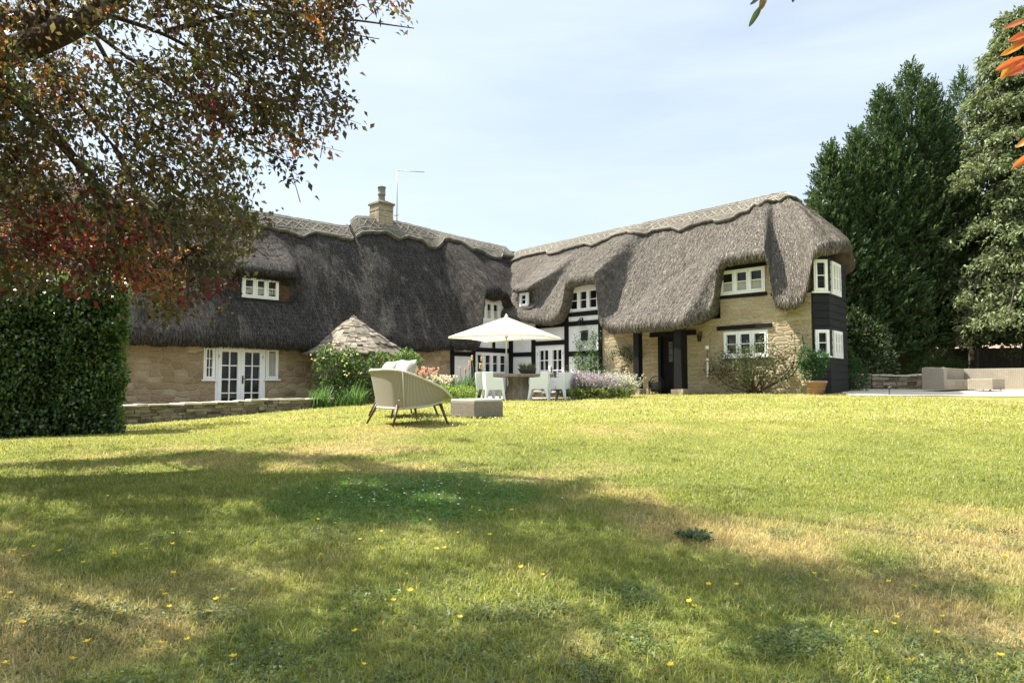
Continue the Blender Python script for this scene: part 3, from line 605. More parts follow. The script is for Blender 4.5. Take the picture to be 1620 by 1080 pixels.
def straw(P, N, V, roof, n, cols, seed):
    r_ = np.random.default_rng(seed); ns, nt = V.shape; jm = nt-8
    i = r_.integers(0, ns-2, n); j = (2+r_.random(n)*(jm-3)).astype(int); k = r_.random(n) < .16; j[k] = jm-3-r_.integers(0, 7, k.sum())
    p = P[i, j]; nn = -0+N[i, j]; dn = nrm(P[i, np.minimum(j+2, nt-1)]-P[i, j]); al = nrm(P[i+1, j]-P[i, j]+1e-6)
    a = r_.normal(size=(n, 1))*.16; L = (.06+.13*r_.random(n)); d = dn+al*a+nn*(.01+.05*r_.random((n, 1))); pos = p+nn*(.003+.012*r_.random((n, 1)))
    c = np.array(cols)[r_.integers(0, len(cols), n)]*(.6+.8*r_.random((n, 1)))
    s = leaves(pos, d, L, .009+.009*r_.random(n), c, nn, 0)
    o = leaf_obj('loose_straw', [s], M_STRAW, roof); tag(o, kind='stuff')
M_STRAW = m_leaf('straw', .9, .12, 1.2, .1)
straw(PR, NR, vR, oR, 95000, [(.05, .044, .037), (.11, .097, .081), (.175, .156, .131), (.275, .247, .206)], 3)
straw(PL, NL, vL, oL, 95000, [(.013, .012, .011), (.026, .0235, .0215), (.043, .0385, .0345), (.098, .087, .074)], 4)
# --- block-cut ridge caps with scalloped lower edge and hazel spars
def ridge_cap(S, P, N, V, low, name, s0, s1, roof, off=.11, zig=(.2, .55), up=None):
    idx = [i for i, s in enumerate(S) if s0 <= s <= s1]; Q = []; UV = []; sp = MB()
    def pt(i, d, o):
        v = V[i]; k = min(max(int(np.searchsorted(v, d))-1, 0), len(v)-2); f = (d-v[k])/max(v[k+1]-v[k], 1e-6)
        n = N[i, min(k+2, len(v)-3)] if d < .25 else N[i, k]
        q = P[i, k]*(1-f)+P[i, k+1]*f
        b = min(1, d/.25); n = n*b+np.array([0, 0, 1.])*(1-b); n /= np.linalg.norm(n)
        return q+n*o
    for i in idx:
        L = low(S[i]); ds = np.concatenate([np.linspace(0, L, 9), [L+.0, L-.02]]); os_ = [off]*8+[off*.97, off*.35, -.03]
        Q.append([pt(i, d, o) for d, o in zip(ds, os_)]); UV.append([(S[i], d) for d in ds])
    Q = np.array(Q); ns, nt = Q.shape[:2]
    dd = .012*(fbm(np.array(UV)[..., 0]*16, np.array(UV)[..., 1]*9, 5, 2)-.5); Q[..., 2] += dd
    i = (np.arange(ns-1)[:, None]*nt+np.arange(nt-1)[None]).ravel(); q = np.stack([i, i+1, i+nt+1, i+nt], 1)
    o = np_mesh(name, Q.reshape(-1, 3), q, np.full(len(q), 4), M_RDG, roof, None, False, np.array(UV).reshape(-1, 2))
    def rod(pts, r=.012): sp.tube([Vector(p) for p in pts], r, 4, 0, False)
    st = 3
    for d in (zig[0]-.07, zig[1]+.06): rod([pt(i, d, off+.006) for i in idx[::st]], .009)
    rod([pt(i, low(S[i])-.07, off+.006) for i in idx[::2]], .011)
    sa = S[idx[0]]; k = 0; ii = np.array(idx)
    while sa < S[idx[-1]]-.34:
        a = ii[np.argmin(abs(S[ii]-sa))]; b = ii[np.argmin(abs(S[ii]-sa-.34))]
        for p, r in (((a, zig[0]), (b, zig[1])), ((a, zig[1]), (b, zig[0]))): rod([pt(p[0], p[1]+random.uniform(-.03, .03), off+.006), pt(r[0], r[1]+random.uniform(-.03, .03), off+.010)], .009)
        sa += .34
    sp.build('spar_pattern', M_SPAR, roof, uv=False)
    return o
def scallop(xs, base, depth, wid):
    def f(s):
        v = base
        for k, x in enumerate(xs):
            d = abs(s-x)/wid
            v = max(v, base+depth*(max(0, 1-d) if k % 2 == 0 else math.sqrt(max(0, 1-d*d))*.9))
        return v+.05*math.sin(s*1.9)
    return f
ridge_cap(SR, PR, NR, vR, scallop([-2.2, .4, 2.6, 5.0, 6.9, 8.7, 10.9, 13, 15.3, 17.5, 20, 24, 28, 32], .74, .26, .5), 'ridge_cap', -2.6, SMAX-.3, oR)
lowL = scallop([-18, -15.4, -12.8, -10.4, -8.2, 1.2], .78, .30, .55)
ridge_cap(SL, PL, NL, vL, lowL, 'ridge_cap', -18.6, -5.95, oL)
ridge_cap(SL, PL, NL, vL, scallop([-4.0, -2.2, -.4, 1.2], .86, .34, .5), 'ridge_cap', -5.9, 2.6, oL, .15)
def apron(P, N, S, V, s0, s1, v0, v1, roof, name='sill_apron'):
    pass

# --- chimney, turret
def chimney():
    m = MB(); c = (-3.0, -4.42); h = .35; z = 7.9; k = 0
    while z < 8.86:
        dz = random.uniform(.1, .15); j = random.uniform(-.012, .012)
        m.jbox(c[0]-h+j, c[0]+h+j, c[1]-h-j, c[1]+h-j, z, z+dz-.006, .008); z += dz
    m.box(c[0]-h+.02, c[0]+h-.02, c[1]-h+.02, c[1]+h-.02, 7.7, 8.86); o = m.build('chimney', M_CHM, HOUSE)
    m = MB(); m.jbox(c[0]-h-.05, c[0]+h+.05, c[1]-h-.05, c[1]+h+.05, 8.86, 8.93, .01); m.add([(c[0]+sx*(h+.04), c[1]+sy*(h+.04), 8.93) for sx, sy in ((-1, -1), (1, -1), (1, 1), (-1, 1))]+[(c[0]+sx*.16, c[1]+sy*.16, 9.06) for sx, sy in ((-1, -1), (1, -1), (1, 1), (-1, 1))], [(0, 1, 5, 4), (1, 2, 6, 5), (2, 3, 7, 6), (3, 0, 4, 7), (4, 5, 6, 7)])
    m.build('chimney_cap', M_TILE, o)
    m = MB(); m.lathe([(.155, 9.15), (.14, 9.3), (.135, 9.42), (.165, 9.43), (.165, 9.47), (.155, 9.48), (.155, 9.72), (.175, 9.73), (.175, 9.77), (.12, 9.78), (.11, 9.6)], (c[0], c[1], -.12), 16); m.build('chimney_pot', M_COWL, o)
chimney()
def turret():
    cx, cy, r = .12, -7.5, 1.5; m = MB()
    m.lathe([(r, .4), (r, 2.55)], (cx, cy, 0), 40); o = m.build('turret_wall', M_STL, HOUSE)
    t = MB(); n = 14; H = 1.3; R0 = r+.40
    t.lathe([(R0-.03, 2.50), (R0*.5, 2.5+H*.52), (.02, 2.5+H)], (cx, cy, 0), 32)
    for k in range(n):
        f0 = k/n; f1 = (k+1.45)/n; ra = R0*(1-f0)+.03; rb = max(R0*(1-f1), .0)+.01; za = 2.49+H*f0; zb = 2.49+H*f1; dz = .035
        cnt = max(6, int(2*math.pi*ra/.26)); a = random.random()
        while a < 2*math.pi+.05:
            w = random.uniform(.7, 1.35)*2*math.pi/cnt; g_ = .012/ra; j = random.uniform(-.045, .04); th = random.uniform(.035, .075); a1 = a+w-g_
            P = lambda ang, rr, z: (cx+rr*math.cos(ang), cy+rr*math.sin(ang), z)
            v = [P(a, ra+j, za-j), P(a1, ra+j, za-j+random.uniform(-.015, .015)), P(a1, rb, zb), P(a, rb, zb)]
            v += [(x, y, z+th) for x, y, z in v]
            t.add(v, [(0, 1, 5, 4), (4, 5, 6, 7), (1, 2, 6, 5), (3, 0, 4, 7)]); a += w
    t.lathe([(.11, 2.5+H-.06), (.08, 2.5+H+.06), (0, 2.5+H+.09)], (cx, cy, 0), 8)
    t.build('tiled_roof', M_TILE, o)
turret()
# ---------------------------------------------------------------- walls of stacked stone
def dry_wall(name, pts, h0, h1, thick, label, cope=True, house=True):
    """pts: plan polyline; h0/h1: functions of distance giving bottom and top height"""
    P = [wor(*p) for p in pts] if house else pts; P = [Vector((*p, 0)) for p in P]
    m = MB(); D = 0; topm = MB()
    for A, B in zip(P, P[1:]):
        Ln = (B-A).length; t = (B-A)/Ln; n = Vector((t.y, -t.x, 0)); M = Matrix(((t.x, n.x, 0, A.x), (t.y, n.y, 0, A.y), (0, 0, 1, 0), (0, 0, 0, 1)))
        zlo = min(h0(D), h0(D+Ln))-.15; z = zlo
        m.box(.0, Ln, -thick/2+.04, thick/2-.04, zlo, min(h1(D), h1(D+Ln))-.02, 0, M)
        while z < max(h1(D), h1(D+Ln)):
            dz = random.uniform(.06, .125); x = random.uniform(-.2, 0)
            while x < Ln:
                w = random.uniform(.14, .42); xa = max(x, -.01); xb = min(x+w, Ln+.01); top = min(z+dz, h1(D+xa)-.03)
                if xb-xa > .05 and top-z > .02 and top > h0(D+xa)-.1:
                    pr = random.uniform(-.025, .03)
                    m.jbox(xa+.006, xb-.006, -thick/2-pr, thick/2+pr, z+.004, top-.004, .011, 0, M)
                x += w
            z += dz
        x = 0
        while cope and x < Ln:
            w = random.uniform(.25, .6); xb = min(x+w, Ln); z0 = h1(D+(x+xb)/2)-.03
            topm.jbox(x+.004, xb-.004, -thick/2-random.uniform(.0, .05), thick/2+random.uniform(0, .05), z0, z0+random.uniform(.035, .06), .01, 0, M); x = xb
        D += Ln
    root = empty(name, (P[0].x, P[0].y, h0(0)), 0, label, 'wall')
    for mb, nm, mt in ((m, 'stonework', M_DRY), (topm, 'coping', M_COPE)):
        if mb.v: mb.v = [(v[0]-P[0].x, v[1]-P[0].y, v[2]-h0(0)) for v in mb.v]; mb.build(nm, mt, root, bevel=.008)
    return root
M_COPE = m_simple('pale_coping', (.42, .38, .31), (.60, .56, .47), 7, .95, .1, bump=.4)
def wgz(pts, house=True):
    P = [wor(*p) for p in pts] if house else pts; cum = [0]
    for a, b in zip(P, P[1:]): cum.append(cum[-1]+math.dist(a, b))
    xs = [p[0] for p in P]; ys = [p[1] for p in P]
    return lambda d: gzf(np.interp(d, cum, xs), np.interp(d, cum, ys))
tw = [(2.32, -17.6), (2.32, -9.52)]
dry_wall('terrace_wall', tw, lambda d: .40+.28*d/8, lambda d: .945+.15*d/8+.02*math.sin(d*1.3), .36, 'long low drystone wall with pale coping in front of the white french doors')
lw = [(11.2, 24.9), (12.6, 24.5), (15.2, 24.3), (20, 24.2), (26, 25)]
f = wgz(lw, False); dry_wall('garden_wall', lw, f, lambda d: f(d)+.52+.03*math.sin(d*2), .35, 'low brown drystone wall running behind the wicker sofa', True, False)
ew = [(3.35, -3.2), (4.4, -2.55), (5.6, -1.75), (6.7, -1.3)]
f2 = wgz(ew); dry_wall('border_edging', ew, f2, lambda d: f2(d)+.24+.04*math.sin(d*3), .22, 'short edging of rough stones in front of the lavender')

# ---------------------------------------------------------------- small fittings on the house
def lantern(name, p, label, mat, s=1.0, rz=0):
    r = empty(name, p, rz, label, 'lantern')
    m = MB(); m.box(-.02, .02, 0, .03, -.05, .16); m.tube([(0, 0, .12), (0, -.1, .16), (0, -.14, .13)], .012, 6); m.build('bracket', mat, r)
    m = MB(); m.lathe([(0, .13), (.05, .09), (.095, .05), (.1, .035), (.02, .03)], (0, -.14, 0), 6, 0, False); m.lathe([(.02, -.17), (.06, -.16), (.065, -.15)], (0, -.14, 0), 6, 0, False)
    for k in range(6): a = math.pi*k/3; m.bar((.085*math.cos(a), -.14+.085*math.sin(a), .035), (.06*math.cos(a), -.14+.06*math.sin(a), -.155), .01, .01)
    m.build('lantern_cage', mat, r)
    m = MB(); m.lathe([(.0, .03), (.075, .03), (.052, -.15), (0, -.15)], (0, -.14, 0), 6, 0, False); m.build('lantern_glass', M_GLS, r)
    r.scale = (s, s, s); return r
x, y = wor(4.08, -.035); lantern('wall_lantern', (x, y, 3.86), 'black lantern on the beam of the white timbered wall', M_IRON, .95, TH)
x, y = wor(9.15, 0); lantern('wall_lantern', (x, y, 3.05), 'rusty brown lantern on the golden stone wall beside the porch', M_RUST, 1.0, TH)
def plaque():
    x, y = wor(4.2, -.012); r = empty('wall_box', (x, y, 3.15), TH, 'small dark green box on the white wall under the black lantern', 'box')
    m = MB(); m.box(-.13, .13, -.11, 0, 0, .30); m.build('box_body', m_simple('dark_green_paint', (.008, .02, .014), (.015, .035, .025), 8, .5), r, bevel=.01)
    m = MB(); m.add([(-.16, -.15, .30), (.16, -.15, .30), (.16, 0, .37), (-.16, 0, .37), (-.16, -.15, .315), (.16, -.15, .315), (.16, 0, .39), (-.16, 0, .39)], [(0, 3, 2, 1), (4, 5, 6, 7), (0, 1, 5, 4), (1, 2, 6, 5), (3, 0, 4, 7)]); m.build('box_lid', M_IRON, r)
plaque()
def feeder():
    x, y = wor(9.42, -.06); r = empty('bird_feeder', (x, y, 1.65), TH, 'white tubular bird feeder hanging on the stone wall left of the rose', 'bird feeder')
    m = MB(); m.lathe([(.0, .0), (.045, .0), (.05, .02), (.035, .03), (.035, .5), (.06, .52), (.03, .58), (0, .6)], (0, -.06, .1), 12); m.build('feeder_tube', M_PLAS, r)
    m = MB(); m.tube([(0, 0, 1.0), (0, -.06, 1.04), (0, -.07, .98), (0, -.06, .68)], .008, 5); m.build('feeder_hook', M_IRON, r)
    m = MB(); m.lathe([(0, -.06), (.06, -.04), (.07, .02), (.05, .06), (0, .08)], (0, -.07, 1.02), 10); m.build('feeder_cap', M_PLAS, r)
feeder()
def stool():
    x, y = wor(7.75, -.55); z = gzf(x, y); r = empty('log_carrier', (x, y, z), TH+.3, 'squat black iron basket standing behind the porch post', 'basket')
    for s_ in (-1, 1):
        for t_ in (-1, 1): m = MB(); m.tube([(s_*.2, t_*.16, 0), (s_*.2, t_*.17, .42), (s_*.14, t_*.17, .45)], .018, 6); m.build('leg', M_IRON, r)
    m = MB(); m.lathe([(.17, .08), (.24, .2), (.25, .40), (.22, .40), (.2, .2), (0, .12)], (0, 0, 0), 14); m.build('basket_bowl', M_IRON, r)
    m = MB(); m.tube([(-.24, 0, .38), (-.15, 0, .55), (.0, 0, .6), (.15, 0, .55), (.24, 0, .38)], .014, 6); m.build('basket_handle', M_IRON, r)
stool()
def aerial():
    r = empty('tv_aerial', (*wor(-3, -3.66), 8.1), 0, 'thin grey television aerial on a mast beside the chimney', 'aerial')
    m = MB(); m.tube([(0, 0, 0), (0, 0, 2.45)], .022, 6); m.build('mast', M_STEEL, r)
    m = MB(); d = Vector((.93, -.36, -.17)); b = Vector((-.05, 0, 2.42)); m.tube([b, b+d*1.35], .016, 6); m.build('boom', M_STEEL, r)
    pz = Vector((.33, .86, 0)).normalized(); m = MB()
    for k in range(14): c = b+d*(.1+.09*k); L_ = .09 if k else .16; m.tube([c-pz*L_, c+pz*L_], .006, 4)
    m.build('element_row', M_STEEL, r)
    for z in (.5, .25): m = MB(); m.bar((-.12, .1, z), (.06, 0, z), .03, .03); m.build('wall_clamp', M_STEEL, r)
aerial()

# ---------------------------------------------------------------- lounge chairs and ottoman
def pillow(m, M, w, h, t, n=12, corner=.06, mi=0):
    for sgn in (1, -1):
        G = []
        for i in range(n+1):
            row = []
            for j in range(n+1):
                u = -1+2*i/n; v = -1+2*j/n; k = (1-u**4)*(1-v**4); pin = 1-corner*((1-abs(u))*abs(v)**3+(1-abs(v))*abs(u)**3)*1.6
                row.append(M @ Vector((u*w/2*pin, v*h/2*pin, sgn*t/2*max(k, 0)**.6)))
            G.append(row if sgn > 0 else row[::-1])
        m.grid(G, mi)
def make_lounge(label):
    r = empty('lounge_chair', (0, 0, 0), 0, label, 'lounge chair', 'rope lounge chairs on the lawn')
    half = [(.50, -.58), (.32, -.645), (.08, -.665), (-.16, -.655), (-.33, -.60), (-.435, -.48), (-.47, -.28), (-.48, 0)]
    pl_ = half+[(x, -y) for x, y in half[:-1]][::-1]
    hb = [.40, .345, .305, .285, .275, .27, .27, .27]; ht = [.43, .565, .68, .775, .835, .86, .87, .87]
    hb = hb+hb[:-1][::-1]; ht = ht+ht[:-1][::-1]
    bot = spline([(x*.84+.02, y*.84, z) for (x, y), z in zip(pl_, hb)], 6); top = spline([(x*1.02, y*1.03, z) for (x, y), z in zip(pl_, ht)], 6)
    n = len(top); s = MB(); G = []
    for i in range(n):
        G.append([bot[i].lerp(top[i], k/6)+Vector((0, 0, 0)) for k in range(7)])
    s.grid(G); s.grid([[p*1.0+Vector((-p.x*.03, -p.y*.03, 0)) for p in row[::-1]] for row in G]); so_ = s.build('rope_shell', M_ROPE, r, uv=False)
    me = so_.data; L = me.uv_layers.new(name='UVMap'); half_n = n*7; dist = np.cumsum([0]+[(top[i+1]-top[i]).length for i in range(n-1)])
    for lp in me.loops: vi = lp.vertex_index % half_n; L.data[lp.index].uv = (dist[vi//7]*1.6, (vi % 7)*.01)
    t = MB(); t.tube(top, .021, 8); t.build('top_rail', M_RAIL, r)
    t = MB(); t.tube(bot, .018, 8); t.build('bottom_rail', M_RAIL, r)
    for k in (24, n-25):
        t = MB(); nrmv = Vector((top[k].x, top[k].y, 0)).normalized()*.012; t.tube([bot[k]+nrmv, top[k]+nrmv], .014, 6); t.build('strut', M_RAIL, r)
    for x0, y0, x1, y1 in ((.36, -.50, .45, -.60), (.36, .50, .45, .60), (-.33, -.42, -.46, -.56), (-.33, .42, -.46, .56)):
        t = MB(); t.tube([(x0, y0, .33), (x1, y1, 0)], [.026, .015], 10); t.build('leg', M_TEAK, r)
    t = MB(); t.tube([(.35, -.5, .33), (-.32, -.42, .275), (-.32, .42, .275), (.35, .5, .33), (.35, -.5, .33)], .02, 6); t.build('seat_frame', M_TEAK, r)
    c = MB(); pillow(c, Matrix.Translation((.06, 0, .425)) @ Matrix.Rotation(R(-4), 4, 'Y'), .84, 1.06, .17); c.build('seat_cushion', M_FAB, r)
    for y in (-.27, .27):
        c = MB(); pillow(c, Matrix.Translation((-.19, y*1.08, .775)) @ Matrix.Rotation(R(-70), 4, 'Y') @ Matrix.Rotation(R(random.uniform(-3, 3)), 4, 'Z'), .54, .60, .20, 14, .04); c.build('back_cushion', M_FAB, r)
    return r
M_RAIL = m_simple('rope_wrapped_rail', (.44, .40, .32), (.56, .52, .43), 90, .8, .2, bump=.4, bd=.004)
p = ground(643, 671); ch = make_lounge('beige rope lounge chair in front with its curved back to the camera'); ch.location = p; ch.rotation_euler.z = R(32); ch.scale = (1.05,)*3
p2 = ground(637, 658.5); c2 = copy_tree(ch); c2.location = p2; c2.rotation_euler.z = .56; c2['label'] = 'second rope lounge chair mostly hidden behind the nearer rope chair'
def rbox(m, x0, x1, y0, y1, z0, z1, r=.03, n=4, M=None):
    """box with rounded vertical corners and a rolled top edge"""
    def ring(ins, z): 
        out = []
        for cx, cy, a0 in ((x1-r, y1-r, 0), (x0+r, y1-r, 90), (x0+r, y0+r, 180), (x1-r, y0+r, 270)):
            for k in range(n+1): a = R(a0+90*k/n); out.append((cx+(r-ins)*math.cos(a), cy+(r-ins)*math.sin(a), z))
        return out
    R_ = [ring(0, z0), ring(0, z1-r*.7), ring(r*.2, z1-r*.2), ring(r*.6, z1)]; N = len(R_[0])
    v = [p for q in R_ for p in q]; f = [(i*N+k, i*N+(k+1) % N, (i+1)*N+(k+1) % N, (i+1)*N+k) for i in range(3) for k in range(N)]+[tuple(3*N+k for k in range(N))]
    return m.add(v, f, 0, False, M)
def ottoman():
    p = ground(752, 662); r = empty('ottoman', p+Vector((0, .50, 0)), R(45), 'square wicker ottoman with pale top beside the rope lounge chair', 'ottoman')
    m = MB(); rbox(m, -.36, .36, -.35, .35, .03, .30, .03); m.build('wicker_base', M_WICK, r)
    m = MB(); rbox(m, -.355, .355, -.345, .345, .302, .345, .03); m.build('top_panel', M_RAIL, r)
    for sx in (-1, 1):
        for sy in (-1, 1): m = MB(); m.lathe([(.02, 0), (.02, .032)], (sx*.3, sy*.29, 0), 8); m.build('foot', M_IRON, r)
ottoman()

# ---------------------------------------------------------------- dining set
TC = at(820, 600, 20.4); TZ = 1.06; TC.z = TZ
def table():
    r = empty('dining_table', TC, R(12), 'weathered oval wooden table on a thick trunk pedestal under the parasol', 'table')
    m = MB(); n = 40; P = [(1.02*math.copysign(abs(math.cos(a))**.75, math.cos(a)), .58*math.copysign(abs(math.sin(a))**.75, math.sin(a))) for a in [2*math.pi*k/n for k in range(n)]]
    m.add([(x, y, .66) for x, y in P]+[(x*1.0, y, .735) for x, y in P]+[(x*.985, y*.98, .75) for x, y in P], [tuple(range(n))[::-1], tuple(range(2*n, 3*n))]+[(i, (i+1) % n, n+(i+1) % n, n+i) for i in range(n)]+[(n+i, n+(i+1) % n, 2*n+(i+1) % n, 2*n+i) for i in range(n)])
    m.build('tabletop', M_WOOD, r)
    m = MB(); prof = [(.42, 0), (.40, .12), (.33, .35), (.27, .5), (.30, .66)]; n = 26
    V = [(rr*math.cos(2*math.pi*k/n)*(1+.09*math.sin(3*k+z*4)), rr*.8*math.sin(2*math.pi*k/n)*(1+.08*math.cos(2*k+1)), z) for rr, z in prof for k in range(n)]
    m.add(V, [(i*n+k, i*n+(k+1) % n, (i+1)*n+(k+1) % n, (i+1)*n+k) for i in range(len(prof)-1) for k in range(n)], 0, True); m.build('pedestal', M_WOOD, r)
table()
def make_box_chair(label):
    r = empty('dining_chair', (0, 0, 0), 0, label, 'dining chair', 'white moulded chairs round the table')
    side = [(-.25, .30), (-.285, .79), (-.06, .79), (-.05, .635), (.225, .615), (.26, .30)]
    for y in (-.275, .245): m = MB(); m.prism(side, .03, Matrix.Translation((0, y, 0))); m.build('side_panel', M_PLAS, r, bevel=.012)
    m = MB(); m.add([(-.25, -.243, .30), (-.25, .243, .30), (-.285, .243, .788), (-.285, -.243, .788), (-.22, -.243, .30), (-.22, .243, .30), (-.255, .243, .788), (-.255, -.243, .788)], [(0, 3, 2, 1), (4, 5, 6, 7), (3, 7, 6, 2), (0, 1, 5, 4)]); m.build('backrest', M_PLAS, r, bevel=.01)
    m = MB(); m.box(-.22, .225, -.243, .243, .42, .45); m.box(.225, .252, -.243, .243, .30, .45); m.build('seat', M_PLAS, r, bevel=.008)
    for sx, sy in ((-1, -1), (1, -1), (-1, 1), (1, 1)):
        m = MB(); x, y = sx*.215, sy*.235; a, b = .042, .024; X, Y = sx*.275, sy*.262
        v = [(X-b, Y-b, 0), (X+b, Y-b, 0), (X+b, Y+b, 0), (X-b, Y+b, 0), (x-a, y-a, .302), (x+a, y-a, .302), (x+a, y+a, .302), (x-a, y+a, .302)]
        m.add(v, [(0, 3, 2, 1), (4, 5, 6, 7), (0, 1, 5, 4), (1, 2, 6, 5), (2, 3, 7, 6), (3, 0, 4, 7)]); m.build('leg', M_PLAS, r, bevel=.005)
    return r
proto = make_box_chair('white moulded armchair at the near left of the table facing right')
spots = [(780, 19.3, 14, None), (767, 20.4, 5, 'white moulded armchair peeping out behind the near left dining chair'), (853, 19.3, 172, 'white moulded armchair at the near right of the table facing left'), (887, 20.2, 150, 'white moulded armchair at the far right end, nearest the lavender')]
for i, (px, Yd, a, lb) in enumerate(spots):
    o = proto if i == 0 else copy_tree(proto); q = at(px, 600, Yd); o.location = (q.x, q.y, TZ if Yd > 19.6 else gzf(q.x, q.y)+.005); o.rotation_euler.z = R(a)
    if lb: o['label'] = lb
def parasol():
    r = empty('parasol', (at(801, 600, 20.4).x, 20.4, TZ), 0, 'square cream parasol open above the dining table', 'parasol')
    top = Vector((0, 0, 2.43)); C4 = []
    for a, z in ((200, 1.80), (290, 1.79), (20, 1.84), (110, 1.82)): C4.append(Vector((1.76*math.cos(R(a)), 1.76*math.sin(R(a)), z)))
    m = MB(); n = 8; edge = []
    for k in range(4):
        A, B = C4[k], C4[(k+1) % 4]
        G = []
        for i in range(n+1):
            row = []
            for j in range(n+1):
                e = A.lerp(B, j/n); p = top.lerp(e, i/n); sag = -.05*math.sin(math.pi*i/n)*(abs(math.sin(2*math.pi*j/n))); inw = -.05*(i/n)**2*math.sin(math.pi*j/n)
                d = Vector((e.x, e.y, 0)).normalized(); row.append(p+Vector((0, 0, sag))+d*inw+Vector((0, 0, .03*(i/n)**2*math.sin(math.pi*j/n))))
            G.append(row)
        m.grid(G); edge.append(G[-1])
    for e in edge: m.grid([e, [p+Vector((0, 0, -.05)) for p in e]])
    m.build('canopy', M_CANV, r)
    m = MB(); m.lathe([(.0, 2.52), (.03, 2.5), (.035, 2.45), (.06, 2.44), (.06, 2.42)], (0, 0, 0), 10); m.build('finial', M_CANV, r)
    m = MB(); m.tube([(0, 0, 0), (0, 0, 2.42)], .024, 10); m.build('pole', M_STEEL, r)
    m = MB(); m.lathe([(.05, 1.80), (.05, 1.92), (.03, 1.95)], (0, 0, 0), 10); m.build('hub', M_STEEL, r)
    for k in range(8):
        e = C4[k//2] if k % 2 == 0 else (C4[k//2]+C4[(k//2+1) % 4])/2; m = MB(); e2 = top.lerp(e, .97)-Vector((0, 0, .035)); m.tube([top-Vector((0, 0, .05)), e2], .011, 5); rb = m.build('rib', M_STEEL, r)
        m = MB(); m.tube([(0, 0, 1.86), top.lerp(e, .5)-Vector((0, 0, .05))], .009, 5); m.build('stretcher', M_STEEL, rb)
parasol()
def bowl():
    q = at(834, 590, 20.3); r = empty('planter_bowl', (q.x, q.y, TZ+.752), 0, 'dark grey bowl planter of wispy grass on the dining table', 'planter')
    m = MB(); m.lathe([(0, 0), (.18, 0), (.27, .13), (.285, .15), (.265, .15), (.24, .12), (0, .11)], (0, 0, 0), 24); m.build('bowl', M_PLANT, r)
    n = 240; a = rng.random(n)*6.283; rr = rng.random(n)**.5*.2; pos = np.stack([rr*np.cos(a), rr*np.sin(a), np.full(n, .12)], 1); d = np.stack([np.cos(a)*.45, np.sin(a)*.45, rng.random(n)+.5], 1)
    leaf_obj('wispy_plant', [leaves(pos, d, rng.random(n)*.14+.12, .012, np.array([.07, .10, .045])*(.6+.8*rng.random((n, 1))), None, .1)], M_LEAF, r)
bowl()
# ---------------------------------------------------------------- modular wicker sofa on the gravel
def sofa():
    X, Y = wor(15.0, 3.95); z = gzf(X, Y)+.05; r = empty('corner_sofa', (X, Y, z), TH, 'long tan wicker corner sofa on the pale gravel', 'sofa')
    m = MB(); rbox(m, -.62, 0, 0, .24, .02, .70, .025); m.build('arm_block', M_SOFA, r)
    for k in range(4):
        y0 = .245+k*.9
        m = MB(); rbox(m, -.62, -.41, y0, y0+.885, .02, .72+.0*k, .025); m.build('back_module', M_SOFA, r)
        m = MB(); rbox(m, -.405, 0 if k != 1 else -.003, y0, y0+.885, .02, .34, .02); m.build('seat_module', M_SOFA, r)
    m = MB(); rbox(m, -.62, 1.9, 3.85, 4.1, .02, .72, .025); m.build('arm_block', M_SOFA, r)
    q = wor(16.0, 5.0); o = empty('sofa_footstool', (*q, z), TH, 'low tan wicker footstool standing in front of the corner sofa', 'footstool')
    m = MB(); rbox(m, -.66, 0, 0, 1.5, .03, .35, .02); m.build('stool_body', M_SOFA, o)
    for x in (-.56, -.1):
        for y in (.12, 1.38): m = MB(); m.lathe([(.03, 0), (.03, .03)], (x, y, 0), 8); m.build('foot', M_IRON, o)
sofa()
def stake():
    p = ground(1407, 625.5); r = empty('garden_light', p, 0, 'small black spike light at the lawn edge before the gravel', 'garden light')
    m = MB(); m.tube([(0, 0, -.05), (0, 0, .20)], .012, 6); m.build('spike', M_IRON, r)
    m = MB(); m.tube([(-.03, 0, .2), (.09, -.02, .23)], [.03, .042], 8); m.build('lamp_head', M_IRON, r)
stake()
# ---------------------------------------------------------------- fence and outbuilding beyond
def fence():
    A = Vector((at(1300, 600, 33.5).x, 33.5, 0)); B = Vector((36, 31.5, 0)); r = empty('board_fence', (A.x, A.y, gzf(A.x, A.y)), math.atan2(B.y-A.y, B.x-A.x), 'dark closeboard fence in deep shade behind the cedar', 'fence')
    Ln = (B-A).length; m = MB(); x = 0
    while x < Ln: m.box(x, x+.145, -.01-random.random()*.008, .012, -.2, 1.85+random.uniform(-.02, .02)); x += .15
    m.build('board_panel', M_FENCE, r); k = 0
    while k*2.4 < Ln: q = MB(); q.box(k*2.4-.06, k*2.4+.06, -.09, -.019, -.3, 1.98); q.build('post', M_FENCE, r); k += 1
fence()
def outbuilding():
    c = at(1590, 560, 46); r = empty('outbuilding', (c.x, 46, gzf(c.x, 46)), R(-8), 'low building with pinkish tiled roof glimpsed beyond the fence', 'outbuilding')
    m = MB(); m.box(-3.5, 10, 0, 6, 0, 2.5); m.build('wall', M_STR, r)
    m = MB(); m.add([(-3.9, -.5, 2.35), (10.4, -.5, 2.35), (10.4, 3, 4.6), (-3.9, 3, 4.6), (10.4, 6.5, 2.35), (-3.9, 6.5, 2.35), (-3.9, -.5, 2.22), (10.4, -.5, 2.22)], [(0, 1, 2, 3), (3, 2, 4, 5), (6, 7, 1, 0), (0, 3, 5), (1, 4, 2)]); m.build('roof', M_RTILE, r)
outbuilding()
